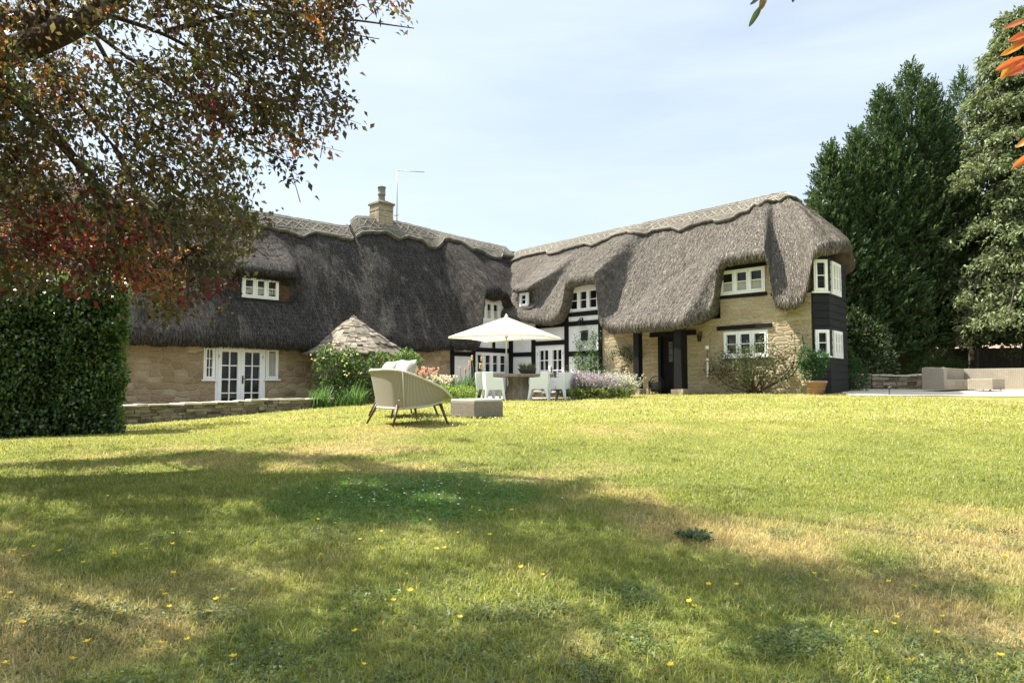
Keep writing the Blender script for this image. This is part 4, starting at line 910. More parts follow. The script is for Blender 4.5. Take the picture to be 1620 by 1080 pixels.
# ---------------------------------------------------------------- foliage tools
def cvar(base, n, v=.25, tint=None, frac=.0):
    c = np.array(base)[None]*(1+v*(rng.random((n, 1))*2-1)); c = c*(1+.12*(rng.random((n, 3))*2-1))
    if tint is not None: m = rng.random(n) < frac; c[m] = np.array(tint)*(1+v*(rng.random((m.sum(), 1))*2-1))
    return np.clip(c, .002, 1)
def blob_pts(blobs, n, shell=.55):
    """points in the outer part of several ellipsoids (cx,cy,cz,rx,ry,rz), with outward normals"""
    w = np.array([b[3]*b[4]+b[4]*b[5]+b[3]*b[5] for b in blobs]); w = w/w.sum(); k = rng.choice(len(blobs), n, p=w); B = np.array(blobs)[k]
    d = nrm(rng.normal(size=(n, 3))); r = shell+(1-shell)*rng.random((n, 1)); lump = 1+.22*(fbm(d[:, 0]*3+k*7, d[:, 1]*3+d[:, 2]*3, 17, 2)-.5)[:, None]*2
    return B[:, :3]+d*B[:, 3:]*r*lump, d
def bush(name, label, cat, base, blobs, n, size, cols, mat=None, stems=8, group=None, aspect=.55, flowers=None, extra=None, up=.3, org_z=None):
    """blobs relative to base"""
    r = empty(name, base, 0, label, cat, group); parts = []
    p, d = blob_pts(blobs, n); d = d+rng.normal(size=d.shape)*.6+np.array([0, 0, up])
    c = cvar(cols[0], n, .3); 
    for q in cols[1:]: m = rng.random(n) < 1/len(cols); c[m] = cvar(q, int(m.sum()), .3)
    parts.append(leaves(p, d, size*(.7+.6*rng.random(n)), size*aspect*(.8+.4*rng.random(n)), c))
    leaf_obj('foliage', parts, mat or M_LEAF, r)
    if stems:
        m = MB()
        for k in range(stems):
            b = blobs[k % len(blobs)]; e = Vector((b[0]+random.uniform(-.5, .5)*b[3], b[1]+random.uniform(-.5, .5)*b[4], b[2]+random.uniform(-.2, .6)*b[5])); s_ = Vector((random.uniform(-.12, .12), random.uniform(-.08, .08), -.05))
            m.tube([s_, s_.lerp(e, .5)+Vector((random.uniform(-.1, .1), 0, .08)), e], [.014, .01, .005], 5)
        o = m.build('stem', M_BARK, r); tag(o, kind='stuff')
    if flowers:
        nf, fs, fc, zone = flowers; p, d = blob_pts(zone or blobs, nf, .92); P = []
        for k in range(5):
            a = rng.random(nf)*6.28; dd = d+np.stack([np.cos(a+k*1.256), np.sin(a+k*1.256), np.sin(a*2+k)*.6+.3], 1)*.9; P.append(leaves(p, dd, fs*.6, fs*.55, cvar(fc, nf, .18)))
        o = leaf_obj('blossom', P, M_PETAL, r); tag(o, kind='stuff')
    return r
def strap_plant(name, label, cat, base, n, L, w, spread, col, group=None, heads=None):
    r = empty(name, base, 0, label, cat, group); V = []; F = []; T = []; C = []; nb = 0
    for k in range(n):
        a = random.uniform(0, 6.283); l = L*random.uniform(.6, 1.1); o = np.array([random.gauss(0, spread*.4), random.gauss(0, spread*.4), 0]); h = np.array([math.cos(a), math.sin(a), 0]); lean = random.uniform(.2, .8); s = np.array([-h[1], h[0], 0])
        c = np.array(col)*random.uniform(.6, 1.3)
        for i in range(6):
            t = i/5; p = o+h*l*lean*t*(.35+.65*t)+np.array([0, 0, l*(t-.55*lean*t*t)]); ww = w*(1-t**2*.95)*.5; V += [p-s*ww, p+s*ww]; C += [c, c]
        for i in range(5): F += [nb+2*i, nb+2*i+1, nb+2*i+3, nb+2*i+2]; T.append(4)
        nb += 12
    np_mesh('foliage', V, F, T, M_LEAF, r, np.array(C))
    if heads:
        nh, hh, fc, kind = heads; m = MB(); parts = []
        for k in range(nh):
            o = Vector((random.gauss(0, spread*.45), random.gauss(0, spread*.45), 0)); e = o+Vector((random.uniform(-.12, .12), random.uniform(-.12, .12), hh*random.uniform(.8, 1.1))); m.tube([o, o.lerp(e, .5)+Vector((.02, 0, 0)), e], .007, 4)
            q = 46 if kind == 'poker' else 13; z = rng.random(q)*(.16 if kind == 'poker' else .10); a = rng.random(q)*6.28
            pos = np.array(e)[None]+np.stack([np.zeros(q), np.zeros(q), z-.08], 1); d = np.stack([np.cos(a), np.sin(a), -.9+0*a if kind == 'poker' else .5+0*a], 1)
            parts.append(leaves(pos, d, .05 if kind == 'poker' else .055, .018 if kind == 'poker' else .028, cvar(fc, q, .2)))
        o = m.build('flower_stem', M_STEMG, r); tag(o, kind='stuff'); o = leaf_obj('blossom', parts, M_PETAL, r); tag(o, kind='stuff')
    return r
M_STEMG = m_simple('green_stem', (.06, .10, .03), (.10, .15, .05), 5, .7)
def gp(px, py, Yd=None):
    if Yd is None: return ground(px, py)
    p = at(px, py, Yd); return Vector((p.x, p.y, gzf(p.x, p.y)))

# ---------------------------------------------------------------- clipped hedge, left
def hedge():
    x0, x1, y0, y1 = -15.5, at(186, 600, 12.3).x, 12.3, 13.8; zb = .45; top = at(120, 452, 12.6).z
    r = empty('clipped_hedge', (x1-.2, y0+.3, zb), 0, 'big square clipped green hedge with dark glossy leaves', 'hedge'); parts = []; O = np.array(r.location)
    m = MB(); m.box(x0, x1-.35, y0+.35, y1-.35, zb-.3, top-.4); m.v = [(v[0]-O[0]-.6*(v[1]-y0), v[1]-O[1], v[2]-O[2]) for v in m.v]; m.build('twig_core', m_simple('dark_twigs', (.008, .007, .005), (.03, .025, .018), 9, .95), r)
    def face(n, fx, fy, fz, nd, size=.085):
        k = rng.random((n, 3)); p = np.stack([fx[0]+(fx[1]-fx[0])*k[:, 0], fy[0]+(fy[1]-fy[0])*k[:, 1], fz[0]+(fz[1]-fz[0])*k[:, 2]], 1)
        b = (fbm(p[:, 0]*2.2+p[:, 1]*1.3, p[:, 2]*2.2+p[:, 1], 61, 3)-.5)*.5; p = p+np.array(nd)*b[:, None]
        d = np.array(nd)*.8+rng.normal(size=(n, 3))*.7+np.array([0, 0, -.15]); up = np.array(nd)[None]+rng.normal(size=(n, 3))*.55+np.array([0, 0, .5])
        c = cvar((.055, .105, .03), n, .45, (.12, .18, .055), .3); parts.append(leaves(p, d, size*(.7+.6*rng.random(n)), size*.62, c, up, .15))
    nx = int((-5.0-x1)*0)
    face(17000, (-10.5, x1), (y0-.02, y0+.4), (zb-.1, top), (0, -1, 0)); face(3000, (x0, -10.5), (y0, y0+.4), (zb, top), (0, -1, 0))
    face(9000, (x1-.35, x1+.05), (y0, y1), (zb-.1, top), (1, 0, 0)); face(12000, (-11, x1), (y0, y1), (top-.3, top+.06), (0, 0, 1))
    # fresh yellow-green shoots on the top; paler leaves paint light on the right edge
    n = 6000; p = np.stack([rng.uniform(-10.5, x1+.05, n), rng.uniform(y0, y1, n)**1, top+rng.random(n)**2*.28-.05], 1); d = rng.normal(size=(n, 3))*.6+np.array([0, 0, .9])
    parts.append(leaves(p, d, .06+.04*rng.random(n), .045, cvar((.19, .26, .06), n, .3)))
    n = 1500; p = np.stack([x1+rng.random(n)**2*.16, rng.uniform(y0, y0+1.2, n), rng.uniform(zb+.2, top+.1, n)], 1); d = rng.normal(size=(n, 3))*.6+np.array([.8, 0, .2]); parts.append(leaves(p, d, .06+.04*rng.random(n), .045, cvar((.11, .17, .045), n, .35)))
    for V_, C_ in parts: V_[:, 0] -= .6*(V_[:, 1]-y0)
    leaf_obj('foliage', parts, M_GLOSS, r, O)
hedge()
def copper_shrub():
    base = Vector((-9.4, 15.2, .5)); blobs = [(.2, -.4, 3.6, 1.9, 1.0, .75), (-1.8, 0, 3.8, 1.3, 1, .9), (1.75, -.2, 3.45, .55, .6, .5)]
    for px, py in ((70, 395), (130, 375), (175, 415), (40, 430), (200, 430), (110, 425), (150, 400), (60, 350)):
        p = at(px, py-16, 13.6); blobs.append((p.x-base.x, p.y-base.y, p.z-base.z, .5, .45, .34))
    bush('copper_shrub', 'crimson and bronze leaved shrub showing above the clipped hedge', 'shrub', base, blobs, 9000, .085, [(.11, .012, .020), (.06, .012, .016), (.15, .04, .026), (.12, .10, .032), (.07, .065, .025), (.05, .035, .02)], None, 10)
copper_shrub()

# ---------------------------------------------------------------- the purple-leaved tree overhead
VIS = [(-60, 470), (0, 452), (120, 440), (205, 440), (235, 470), (262, 498), (300, 492), (330, 470), (352, 430), (393, 382), (402, 345), (372, 322), (350, 290), (372, 262), (395, 285), (430, 258), (470, 262), (500, 222), (548, 205), (555, 165), (520, 120), (560, 70), (640, 78), (668, 40), (640, 0), (640, -60), (-60, -60)]
def inpoly(x, y, P):
    c = False; j = len(P)-1
    for i in range(len(P)):
        if (P[i][1] > y) != (P[j][1] > y) and x < (P[j][0]-P[i][0])*(y-P[i][1])/(P[j][1]-P[i][1])+P[i][0]: c = not c
        j = i
    return c
SHADE = [(-400, 705), (0, 735), (150, 728), (330, 715), (560, 724), (640, 748), (800, 764), (950, 754), (905, 785), (1030, 800), (1195, 838), (1120, 858), (990, 868), (1130, 880), (1300, 890), (1500, 905), (1590, 960), (1560, 1005), (1640, 1060), (1700, 1200), (1700, 1500), (-400, 1500)]
HOLES = [(260, 745, 70, 10, .8), (470, 742, 60, 8, .8), (700, 790, 50, 9, .7), (60, 800, 70, 10, .7), (380, 800, 70, 8, .6), (765, 950, 140, 32, 1), (960, 1040, 60, 32, .8), (410, 905, 45, 14, .8), (670, 868, 75, 22, .7), (130, 965, 90, 26, .55), (90, 752, 130, 9, .7), (1090, 975, 80, 20, .75), (1480, 1060, 170, 30, .75), (420, 848, 90, 12, .6), (240, 790, 60, 8, .5), (560, 770, 60, 7, .5), (1290, 1010, 80, 16, .5), (880, 840, 60, 12, .45), (200, 870, 60, 9, .4), (1180, 1065, 60, 18, .6)]
def shade_at(px, py):
    if not inpoly(px, py, SHADE): return 0.
    v = 1.
    for x, y, a, b, s in HOLES: v *= 1-min(1, s*1.25)*math.exp(-(((px-x)/(a*1.35))**2+((py-y)/(b*1.5))**2)**2)
    return v
def shadow_px(P):
    t = (P.z-gzf(P.x, P.y))/SUN.z; q = P-SUN*t; q.z = gzf(q.x, q.y)
    return pix(q) if q.y > .8 else (-999, 2000)
def tree():
    base = Vector((-10.2, 7.6, gzf(-10.2, 7.6))); r = empty('purple_plum_tree', base, 0, 'spreading purple and bronze leaved tree overhanging the lawn from the left', 'tree'); B = base
    m = MB(); rel = lambda pts: [Vector(p)-B for p in pts]
    fork = Vector((-8.6, 7.9, 4.3)); m.tube(rel(spline([base-Vector((0, 0, .3)), base+Vector((.15, .1, 1.4)), base+Vector((.8, .2, 2.8)), fork], 6)), [.44-.1*i/18 for i in range(19)], 14)
    LB = []
    def limb(pts, r0, r1, n=7):
        s = spline(pts, 7); k = len(s); m.tube(rel(s), [r0+(r1-r0)*i/(k-1) for i in range(k)], n); LB.append(s); return s
    a = limb([fork, at(-30, 95, 8.6), at(30, 78, 8.6), at(120, 40, 8.7), at(175, 5, 8.8), at(300, -70, 9.0), at(430, -110, 8.6)], .24, .06, 12)
    b = limb([fork, at(-20, 45, 8.9), at(60, 38, 9.2), at(110, 45, 9.2)], .14, .12, 10)
    c = limb([fork, at(-60, 120, 8.2), at(60, 190, 8.0), at(150, 290, 8.2), at(240, 380, 8.6)], .12, .02)
    d = limb([at(60, 40, 8.7), at(200, -140, 8.2), at(500, -260, 7.6), at(640, -420, 6.9), at(800, -380, 6.6), at(960, -480, 5.9), at(1100, -420, 5.6)], .045, .008, 5)
    e = limb([fork, Vector((-6.8, 6, 6.2)), Vector((-4, 4.6, 7.2)), Vector((-.8, 4.0, 7.4)), Vector((1.6, 4.2, 7.2))], .06, .012)
    f_ = limb([fork, Vector((-7.4, 5, 5.4)), Vector((-5.2, 3, 5.9)), Vector((-2.5, 2.2, 6.1))], .08, .02)
    for pts in ([(130, 35), (200, 90), (290, 150), (360, 200)], [(160, 20), (270, 60), (390, 130), (520, 190)], [(220, -20), (340, 10), (470, 40), (600, 62)], [(60, 75), (130, 170), (210, 260), (330, 330)], [(150, 60), (210, 160), (300, 250), (385, 345)], [(30, 80), (60, 230), (120, 330), (150, 400)], [(200, 90), (310, 150), (400, 230), (455, 255)], [(300, 0), (420, 60), (500, 130), (545, 200)], [(0, 110), (20, 260), (40, 360), (60, 420)], [(260, 50), (400, 20), (540, 30), (655, 45)], [(180, 230), (230, 330), (265, 420), (270, 485)]):
        Yd = random.uniform(7.6, 9.6); limb([at(x, y, Yd+i*.15) for i, (x, y) in enumerate(pts)], .035, .006, 5)
    # twigs close over the camera, seen at the top and the right edge
    g1 = limb([at(1100, -420, 5.6), Vector((1.3, 4.2, 5.3)), Vector((1.35, 3.2, 4.3)), at(1213, -60, 3.0), at(1210, -6, 3.0)], .03, .004, 5)
    g2 = limb([Vector((1.6, 4.2, 7.2)), Vector((2.6, 3.4, 5.6)), Vector((2.5, 2.7, 4.2)), at(1650, -20, 2.6), at(1642, 120, 2.55), at(1650, 260, 2.55)], .03, .004, 5)
    m.build('trunk', M_BARK2, r)
    # leaf sprays: centres chosen inside the crown, over the part of the lawn they shade
    cen = []
    tries = 0
    while len(cen) < 720 and tries < 40000:
        tries += 1; px, py = random.uniform(-60, 680), random.uniform(-60, 500)
        if not inpoly(px, py, VIS): continue
        dens = .42+.75*float(fbm(px/70, py/60, 201, 2) > .5)
        if px > 380 and py < 260: dens = .62
        if px > 540: dens = .5
        if 130 < px < 290 and 30 < py < 95: dens = .04
        if 300 < px < 360 and 205 < py < 300: dens = .45
        if py > 300: dens = 1.0
        if random.random() > dens: continue
        ok = None
        for k in range(7):
            P = at(px, py, random.uniform(6.8, 11.2)); q = shadow_px(P)
            if q and (shade_at(*q) > .6 or q[1] < 700 and q[0] < 200 or random.random() < .04): ok = P; break
        if ok is not None: cen.append((ok, 0))
    nvis = len(cen); tries = 0
    while len(cen) < nvis+1600 and tries < 90000:
        tries += 1; gx_, gy_ = random.uniform(-7.5, 6), random.uniform(1.2, 10.5); g_ = Vector((gx_, gy_, gzf(gx_, gy_))); q = pix(g_)
        if q is None or random.random() > shade_at(*q)**1.6: continue
        h = random.uniform(4.2, 8.5); P = g_+SUN*(h/SUN.z); q = pix(P)
        if q is None or q[1] < -70 or q[0] < -30 or (inpoly(q[0], q[1], VIS) and P.y > 6.5 and random.random() < .25): cen.append((P, 1))
    parts = []; tw = MB(); n = 0
    pal = [(.062, .043, .028), (.086, .072, .034), (.05, .034, .027), (.105, .084, .04), (.06, .068, .03)]
    for P, hid in cen:
        k = 40 if not hid else 30; d0 = Vector((random.gauss(.5, .6), random.gauss(0, .6), random.gauss(-.35, .4))).normalized(); Ln = random.uniform(.35, .8) if not hid else random.uniform(.25, .5)
        t = rng.random(k); q = np.array(P)[None]+np.array(d0)[None]*(t[:, None]-.5)*Ln+rng.normal(size=(k, 3))*(.075 if not hid else .10)
        d = np.array(d0)[None]*.7+rng.normal(size=(k, 3))*.75+np.array([0, 0, -.25]); c = cvar(pal[random.randrange(5)], k, .4)
        s_ = random.random()
        px = pix(P)
        if px and px[1] > 320 and px[0] < 230 and s_ < .4: c = cvar(random.choice([(.17, .018, .028), (.12, .014, .022), (.20, .07, .03), (.13, .11, .035)]), k, .35)
        elif s_ < .05: c = cvar((.26, .11, .035), k, .35)
        elif s_ < .065: c = cvar((.11, .02, .03), k, .35)
        L_ = (.080 if not hid else .095)*(.65+.6*rng.random(k)); parts.append(leaves(q, d, L_, L_*.56, c, None, .18, .12))
        a = Vector(P)-d0*Ln*.75; z = Vector(P)+d0*Ln*.5; tw.tube([a-B, Vector(P)-B+Vector((0, 0, .02)), z-B], [.005, .003, .002], 4, 0, False)
    # near sprays: individual larger-looking leaves, close to the lens
    for pts, cols in (([(1213, -4), (1208, 4), (1205, 10)], [(.10, .075, .03), (.06, .07, .03)]), ):
        pass
    near = []
    def leaf1(px, py, qx, qy, Yd, w, col, curl=.12):
        a = np.array(at(px, py, Yd)); b = np.array(at(qx, qy, Yd+random.uniform(-.05, .05))); D = b-a; Ln = np.linalg.norm(D); D = D/Ln; nv = np.array([random.uniform(-.5, .5), -1, random.uniform(.1, .7)]); S = np.cross(D, nv); S /= np.linalg.norm(S); U = np.cross(S, D); base = 0; n_ = 11; vv = []; cc = []
        for i in range(n_):
            t = i/(n_-1); c = a+D*Ln*t+U*Ln*(-.28*(t-.0)*(1-t)+.05*math.sin(5*t))-np.array([0, 0, .07*Ln*t*t]); ww = w*.5*math.sin(math.pi*min(1, t*.96+.02))**.75*(1+.05*math.sin(17*t))
            for k in (-1, -.5, 0, .5, 1): vv.append(c+S*ww*k+U*ww*.35*abs(k)); cc.append(np.array(col)*(1.25 if k == 0 else 1)*(.85+.3*random.random()))
        ff = [(base+i*5+k, base+i*5+k+1, base+(i+1)*5+k+1, base+(i+1)*5+k) for i in range(n_-1) for k in range(4)]; near.append((np.array(vv), np.array(cc), ff))
    leaf1(1206, 8, 1185, 39, 3.0, .026, (.055, .075, .03)); leaf1(1211, -8, 1203, 14, 3.0, .03, (.13, .085, .03)); leaf1(1206, -6, 1187, 4, 3.0, .02, (.05, .06, .04)); leaf1(1256, -8, 1254, 3, 3.0, .02, (.03, .04, .05)); leaf1(1205, 9, 1203, 19, 3.0, .008, (.06, .06, .05))
    O1, O2, O3 = (.40, .10, .03), (.46, .20, .035), (.30, .09, .03)
    for q in ((1630, 32, 1586, 41, O3), (1632, 50, 1596, 62, O1), (1634, 55, 1603, 70, O3), (1628, 66, 1583, 84, O2), (1624, 90, 1577, 106, O1), (1610, 92, 1584, 121, O2), (1630, 104, 1592, 116, (.36, .07, .05)), (1640, 95, 1600, 110, O1), (1648, 208, 1606, 230, O2), (1646, 236, 1603, 262, O1), (1640, 80, 1614, 100, O3), (1655, 130, 1622, 140, O1)): leaf1(*q[:4], 2.55, .030, q[4], .16)
    for x in near: np_mesh('near_leaf', x[0]-np.array(B), [i for f in x[2] for i in f], [4]*len(x[2]), M_LEAF, r, x[1], True)
    leaf_obj('crown', parts, M_LEAF, r, B); o = tw.build('twig', M_BARK2, r, uv=False); tag(o, kind='stuff')
tree()

# ---------------------------------------------------------------- conifers on the right
def leylandii(px_top, py_top, Yd, R0, label, n=1500, seed=0, low=.13, name='leylandii', cx=None):
    T = at(px_top, py_top, Yd); zb = gzf(T.x, Yd); H = T.z-zb; r = empty(name, (T.x, Yd, zb), 0, label, 'conifer', 'dark conifers behind the gable end')
    m = MB(); m.tube(spline([(0, 0, -.2), (.1, 0, H*.3), (-.05, .05, H*.7), (0, 0, H*.88)], 5), [.24-.235*i/15 for i in range(16)], 9); m.build('trunk', M_BARK, r)
    n = int(n*1.3); h = low+(1-low)*(1-rng.random(n)**.72); a = rng.random(n)*6.283; lump = 1+.5*(fbm(a*1.3+seed, h*6, 71+seed, 3)-.5)*2
    prof = R0*np.minimum(1.02, (1-h)**.85*1.5+.02)*lump; rr = prof*(1-.5*rng.random(n)**2)
    P = np.stack([rr*np.cos(a), rr*np.sin(a), h*H], 1); parts = []
    O = np.stack([np.cos(a), np.sin(a), np.zeros(n)], 1); D = nrm(O*(.75+.3*rng.random((n, 1)))+np.array([0, 0, 1.])*(.35+.9*h[:, None])+rng.normal(size=(n, 3))*.28)
    L = (.55+.5*rng.random(n))*(1-.35*h)
    S = nrm(np.cross(D, rng.normal(size=(n, 3)))); bri = (rr/np.maximum(prof, .01)); 
    for k in range(9):
        t = k/9; side = 1 if k % 2 else -1; b = P+D*(L*t)[:, None]-D*(L*.4)[:, None]
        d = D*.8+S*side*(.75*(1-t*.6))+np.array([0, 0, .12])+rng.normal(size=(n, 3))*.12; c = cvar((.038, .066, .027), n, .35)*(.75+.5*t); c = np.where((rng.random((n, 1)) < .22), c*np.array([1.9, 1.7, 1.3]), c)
        parts.append(leaves(b, d, L*(.42-.2*t), L*.115, c, None, .1))
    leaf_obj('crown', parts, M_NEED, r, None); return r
leylandii(1440, 100, 29.5, 2.6, 'tallest dark green leylandii with a wispy pointed top', 2600, 1)
leylandii(1396, 138, 28.8, 2.2, 'dark leylandii with a thin spire just left of the tallest conifer', 2300, 2)
leylandii(1476, 128, 30.4, 2.0, 'dark leylandii just right of the tallest conifer', 1900, 3)
leylandii(1356, 205, 28.2, 2.0, 'leylandii of middling height leaning on the left of the dark conifers', 2300, 4)
leylandii(1312, 230, 27.8, 1.55, 'shortest leylandii, nearest the thatched gable end', 2000, 5)
leylandii(1520, 112, 32.5, 2.9, 'dark leylandii partly hidden behind the drooping cedar', 1700, 6)
leylandii(1680, 120, 33, 2.8, 'dark conifer far right behind the drooping cedar', 1200, 7)
def cedar():
    T = at(1612, 8, 26.6); zb = gzf(T.x, 26.6); H = T.z-zb; r = empty('blue_cedar', (T.x, 26.6, zb), 0, 'tall grey-green cedar with drooping branch tips beside the wicker sofa', 'conifer')
    m = MB(); m.tube(spline([(-.25, 0, -.2), (-.2, 0, 1.5), (0, 0, H*.4), (0, 0, H*.75), (0, 0, H*.99)], 5), [.33-.3*i/20 for i in range(21)], 10); parts = []; nb = 118
    for k in range(nb):
        h = .14+.85*(k/nb)**.9; a = k*2.4+random.uniform(-.4, .4); Rr = (4.2*(1-h)**.62+.4)*random.uniform(.72, 1.08)
        o = Vector((0, 0, h*H)); dirh = Vector((math.cos(a), math.sin(a), 0)); rise = random.uniform(.02, .25)*Rr; tip = o+dirh*Rr+Vector((0, 0, rise-.5*Rr*(.5 if h > .3 else .75)))
        mid = o+dirh*Rr*.5+Vector((0, 0, rise)); s = spline([o, mid, tip], 8); m.tube(s, [.06*(1-h)+.012-.05*(1-h)*i/(len(s)-1) for i in range(len(s))], 5, 0, False)
        N = 26+int(Rr*26)
        for j in range(N):
            t = (.22+.78*random.random()**.75)*(len(s)-1.01); i = int(t); p = s[i].lerp(s[i+1], t-i); side = Vector((-dirh.y, dirh.x, 0))*random.gauss(0, .28*Rr/2.5+.12); p = p+side+Vector((0, 0, random.uniform(-.05, .08)-abs(side.length)*.35))
            q = 9; z = rng.random(q); hang = random.uniform(.22, .5)
            pos = np.array(p)[None]+np.stack([rng.normal(size=q)*.05, rng.normal(size=q)*.05, -z*hang], 1); d = np.stack([rng.normal(size=q)*.55+dirh.x*.3, rng.normal(size=q)*.55+dirh.y*.3, -.6+rng.normal(size=q)*.45], 1)
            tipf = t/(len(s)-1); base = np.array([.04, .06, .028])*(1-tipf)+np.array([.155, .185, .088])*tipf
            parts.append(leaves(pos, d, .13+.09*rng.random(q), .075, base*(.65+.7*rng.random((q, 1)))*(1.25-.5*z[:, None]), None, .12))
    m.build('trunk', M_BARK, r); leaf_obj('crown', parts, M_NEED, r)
cedar()

# ---------------------------------------------------------------- shrubs on the right
G = gp
b = Vector((at(1372, 590, 26.2).x, 26.2, gzf(9, 26.2))); bush('laurel_bush', 'bright glossy laurel bush between the black bay and the dark conifers', 'shrub', b, [(0, 0, 1.5, .85, .8, 1.3), (.4, .2, .8, .9, .8, .8), (-.5, 0, 2.4, .6, .6, .7)], 5200, .13, [(.035, .065, .022), (.05, .09, .03), (.24, .28, .15)], M_GLOSS, 8)  # palest leaf colour paints bright glints among the dark leaves
b = Vector((at(1340, 615, 22.3).x, 22.3, gzf(10.7, 22.3))); bush('dark_bush', 'dark green bush at the foot of the black bay, right of the terracotta pot', 'shrub', b, [(-.1, 0, .75, .5, .5, .8), (.35, .1, .45, .42, .45, .5), (-.2, 0, 1.3, .35, .35, .45)], 3600, .075, [(.03, .065, .02), (.045, .085, .028)], None, 8)
b = Vector((at(1487, 590, 27).x, 27, gzf(16, 27))); bush('domed_bush', 'low rounded dark green bush behind the wicker sofa', 'shrub', b, [(-.5, 0, .55, .9, .7, .85), (.4, 0, .6, .9, .7, .75)], 5000, .06, [(.045, .085, .022), (.055, .095, .03)], None, 6)
b = Vector((at(1398, 590, 27).x, 27, gzf(14, 27))); bush('variegated_bush', 'small pale variegated bush left of the domed bush', 'shrub', b, [(0, 0, .4, .7, .5, .5), (1.0, .1, .35, .6, .5, .4)], 2200, .09, [(.10, .15, .05), (.05, .08, .035)], M_GLOSS, 5)
b = Vector((at(1575, 590, 28).x, 28, gzf(19.5, 28))); bush('shade_bush', 'straggly bush in the shade in front of the dark fence', 'shrub', b, [(0, 0, .35, 1.6, .5, .4), (2, 0, .35, 1.5, .5, .45)], 2200, .10, [(.035, .055, .025)], None, 6)
# pot plant
X, Y = wor(13.0, -.42); z = gzf(X, Y); pr_ = empty('terracotta_pot', (X, Y, z), 0, 'pinkish terracotta pot at the corner of the black bay', 'flower pot')
m = MB(); m.lathe([(0, 0), (.19, 0), (.265, .3), (.285, .3), (.29, .36), (.26, .37), (.24, .33), (0, .32)], (0, 0, .02), 24); m.lathe([(.22, .13), (.232, .14), (.226, .155)], (0, 0, .02), 24); m.build('pot_body', M_TERR, pr_)
bush('pot_plant', 'dark leafy plant growing up from the terracotta pot', 'plant', (X, Y, z+.33), [(-.1, .05, .35, .33, .3, .38), (.15, .1, .6, .28, .28, .35), (-.28, 0, .7, .22, .2, .35)], 2400, .07, [(.025, .065, .025), (.04, .085, .03)], None, 6, flowers=(5, .05, (.7, .55, .6), None))
# rose against the right wall
def wall_rose(name, label, base, canes, n, cols, leaf=.07, per=1.0, flowers=None):
    r = empty(name, base, TH, label, 'rose'); m = MB(); parts = []
    for pts, rad in canes:
        s = spline(pts, 7); m.tube(s, [rad*(1-.75*i/(len(s)-1)) for i in range(len(s))], 5)
        k = int(n*per/len(canes)); t = (.18+.82*rng.random(k))*(len(s)-1.01); i = t.astype(int); S = np.array([tuple(p) for p in s]); p = S[i]+(S[i+1]-S[i])*(t-i)[:, None]
        g_ = (np.floor(t*1.7)*37.7) % 1; off = rng.normal(size=(k, 3))*np.array([.13, .06, .12]); p = p+off
        parts.append(leaves(p, rng.normal(size=(k, 3))+np.array([0, -.4, -.1]), leaf*(.6+.7*rng.random(k)), leaf*.55, np.where(rng.random((k, 1)) < .5, cvar(cols[0], k, .35), cvar(cols[1], k, .35))))
    o = m.build('cane', M_BARK2, r); tag(o, kind='stuff'); leaf_obj('foliage', parts, M_LEAF, r)
    if flowers:
        nf, fs, fc = flowers; S = np.concatenate([np.array([tuple(p) for p in c[0]][1:]) for c in canes]); P = S[rng.choice(len(S), nf)]+rng.normal(size=(nf, 3))*np.array([.15, .04, .15]); Q = []
        for k in range(6): Q.append(leaves(P, rng.normal(size=(nf, 3))+np.array([0, -.6, .3]), fs*.6, fs*.5, cvar(fc, nf, .15)))
        o = leaf_obj('blossom', Q, M_PETAL, r); tag(o, kind='stuff')
    return r
X, Y = wor(11.1, -.25); z = gzf(X, Y); cs = []
for k in range(15):
    a = (k-7)/7; hh = 1.5-.5*abs(a)+random.uniform(-.2, .25); x_ = a*1.25+random.uniform(-.1, .1); cs.append(([(random.uniform(-.2, .2), random.uniform(-.1, .1), 0), (x_*.4, -.12+random.uniform(-.1, .1), hh*.45), (x_*.8, random.uniform(-.15, .05), hh*.8), (x_+random.uniform(-.15, .2), random.uniform(-.1, .05), hh)], .018))
cs += [([(.1, 0, .05), (.7, -.1, .35), (1.15, 0, .55), (1.45, .05, 1.25), (1.42, .08, 1.75)], .03), ([(.1, 0, .05), (.8, -.05, .4), (1.2, 0, .95), (1.2, .08, 1.8)], .02), ([(-.1, 0, .05), (-.9, -.05, .25), (-1.4, .05, .7), (-1.55, .1, 1.25)], .02), ([(-.1, 0, .05), (-.8, -.1, .5), (-1.3, 0, .75), (-1.7, .05, .55)], .018)]
wall_rose('wall_rose', 'sprawling thin rose trained against the golden wall below the lower window', (X, Y, z), cs, 3000, [(.045, .065, .025), (.075, .085, .035)], .07)
X, Y = wor(4.6, -.3); z = gzf(X, Y)
cs = [([(.3, 0, 0), (.1, -.05, .5), (-.2, 0, 1.1), (-.45, .05, 1.7), (-.6, .1, 2.1)], .025), ([(.3, 0, 0), (.2, 0, .7), (.1, 0, 1.4), (.2, .1, 2.0), (.1, .1, 2.3)], .022), ([(.3, 0, 0), (0, -.1, .5), (-.4, 0, .9), (-.6, 0, 1.45)], .02), ([(.3, 0, 0), (.4, -.1, .6), (.35, 0, 1.2), (.2, .1, 1.5)], .02), ([(.3, 0, 0), (.05, -.1, .4), (-.1, -.1, .8), (.2, 0, 1.1)], .02), ([(.3, 0, 0), (.5, -.1, .4), (.7, 0, .8), (.5, 0, 1.0)], .02)]
wall_rose('climbing_rose', 'bushy green climbing rose on the white timbered wall', (X, Y, z), cs, 2600, [(.035, .075, .025), (.06, .11, .04)], .085, 1, (14, .07, (.75, .74, .66)))
X, Y = wor(5.5, -.12); z = gzf(X, Y)
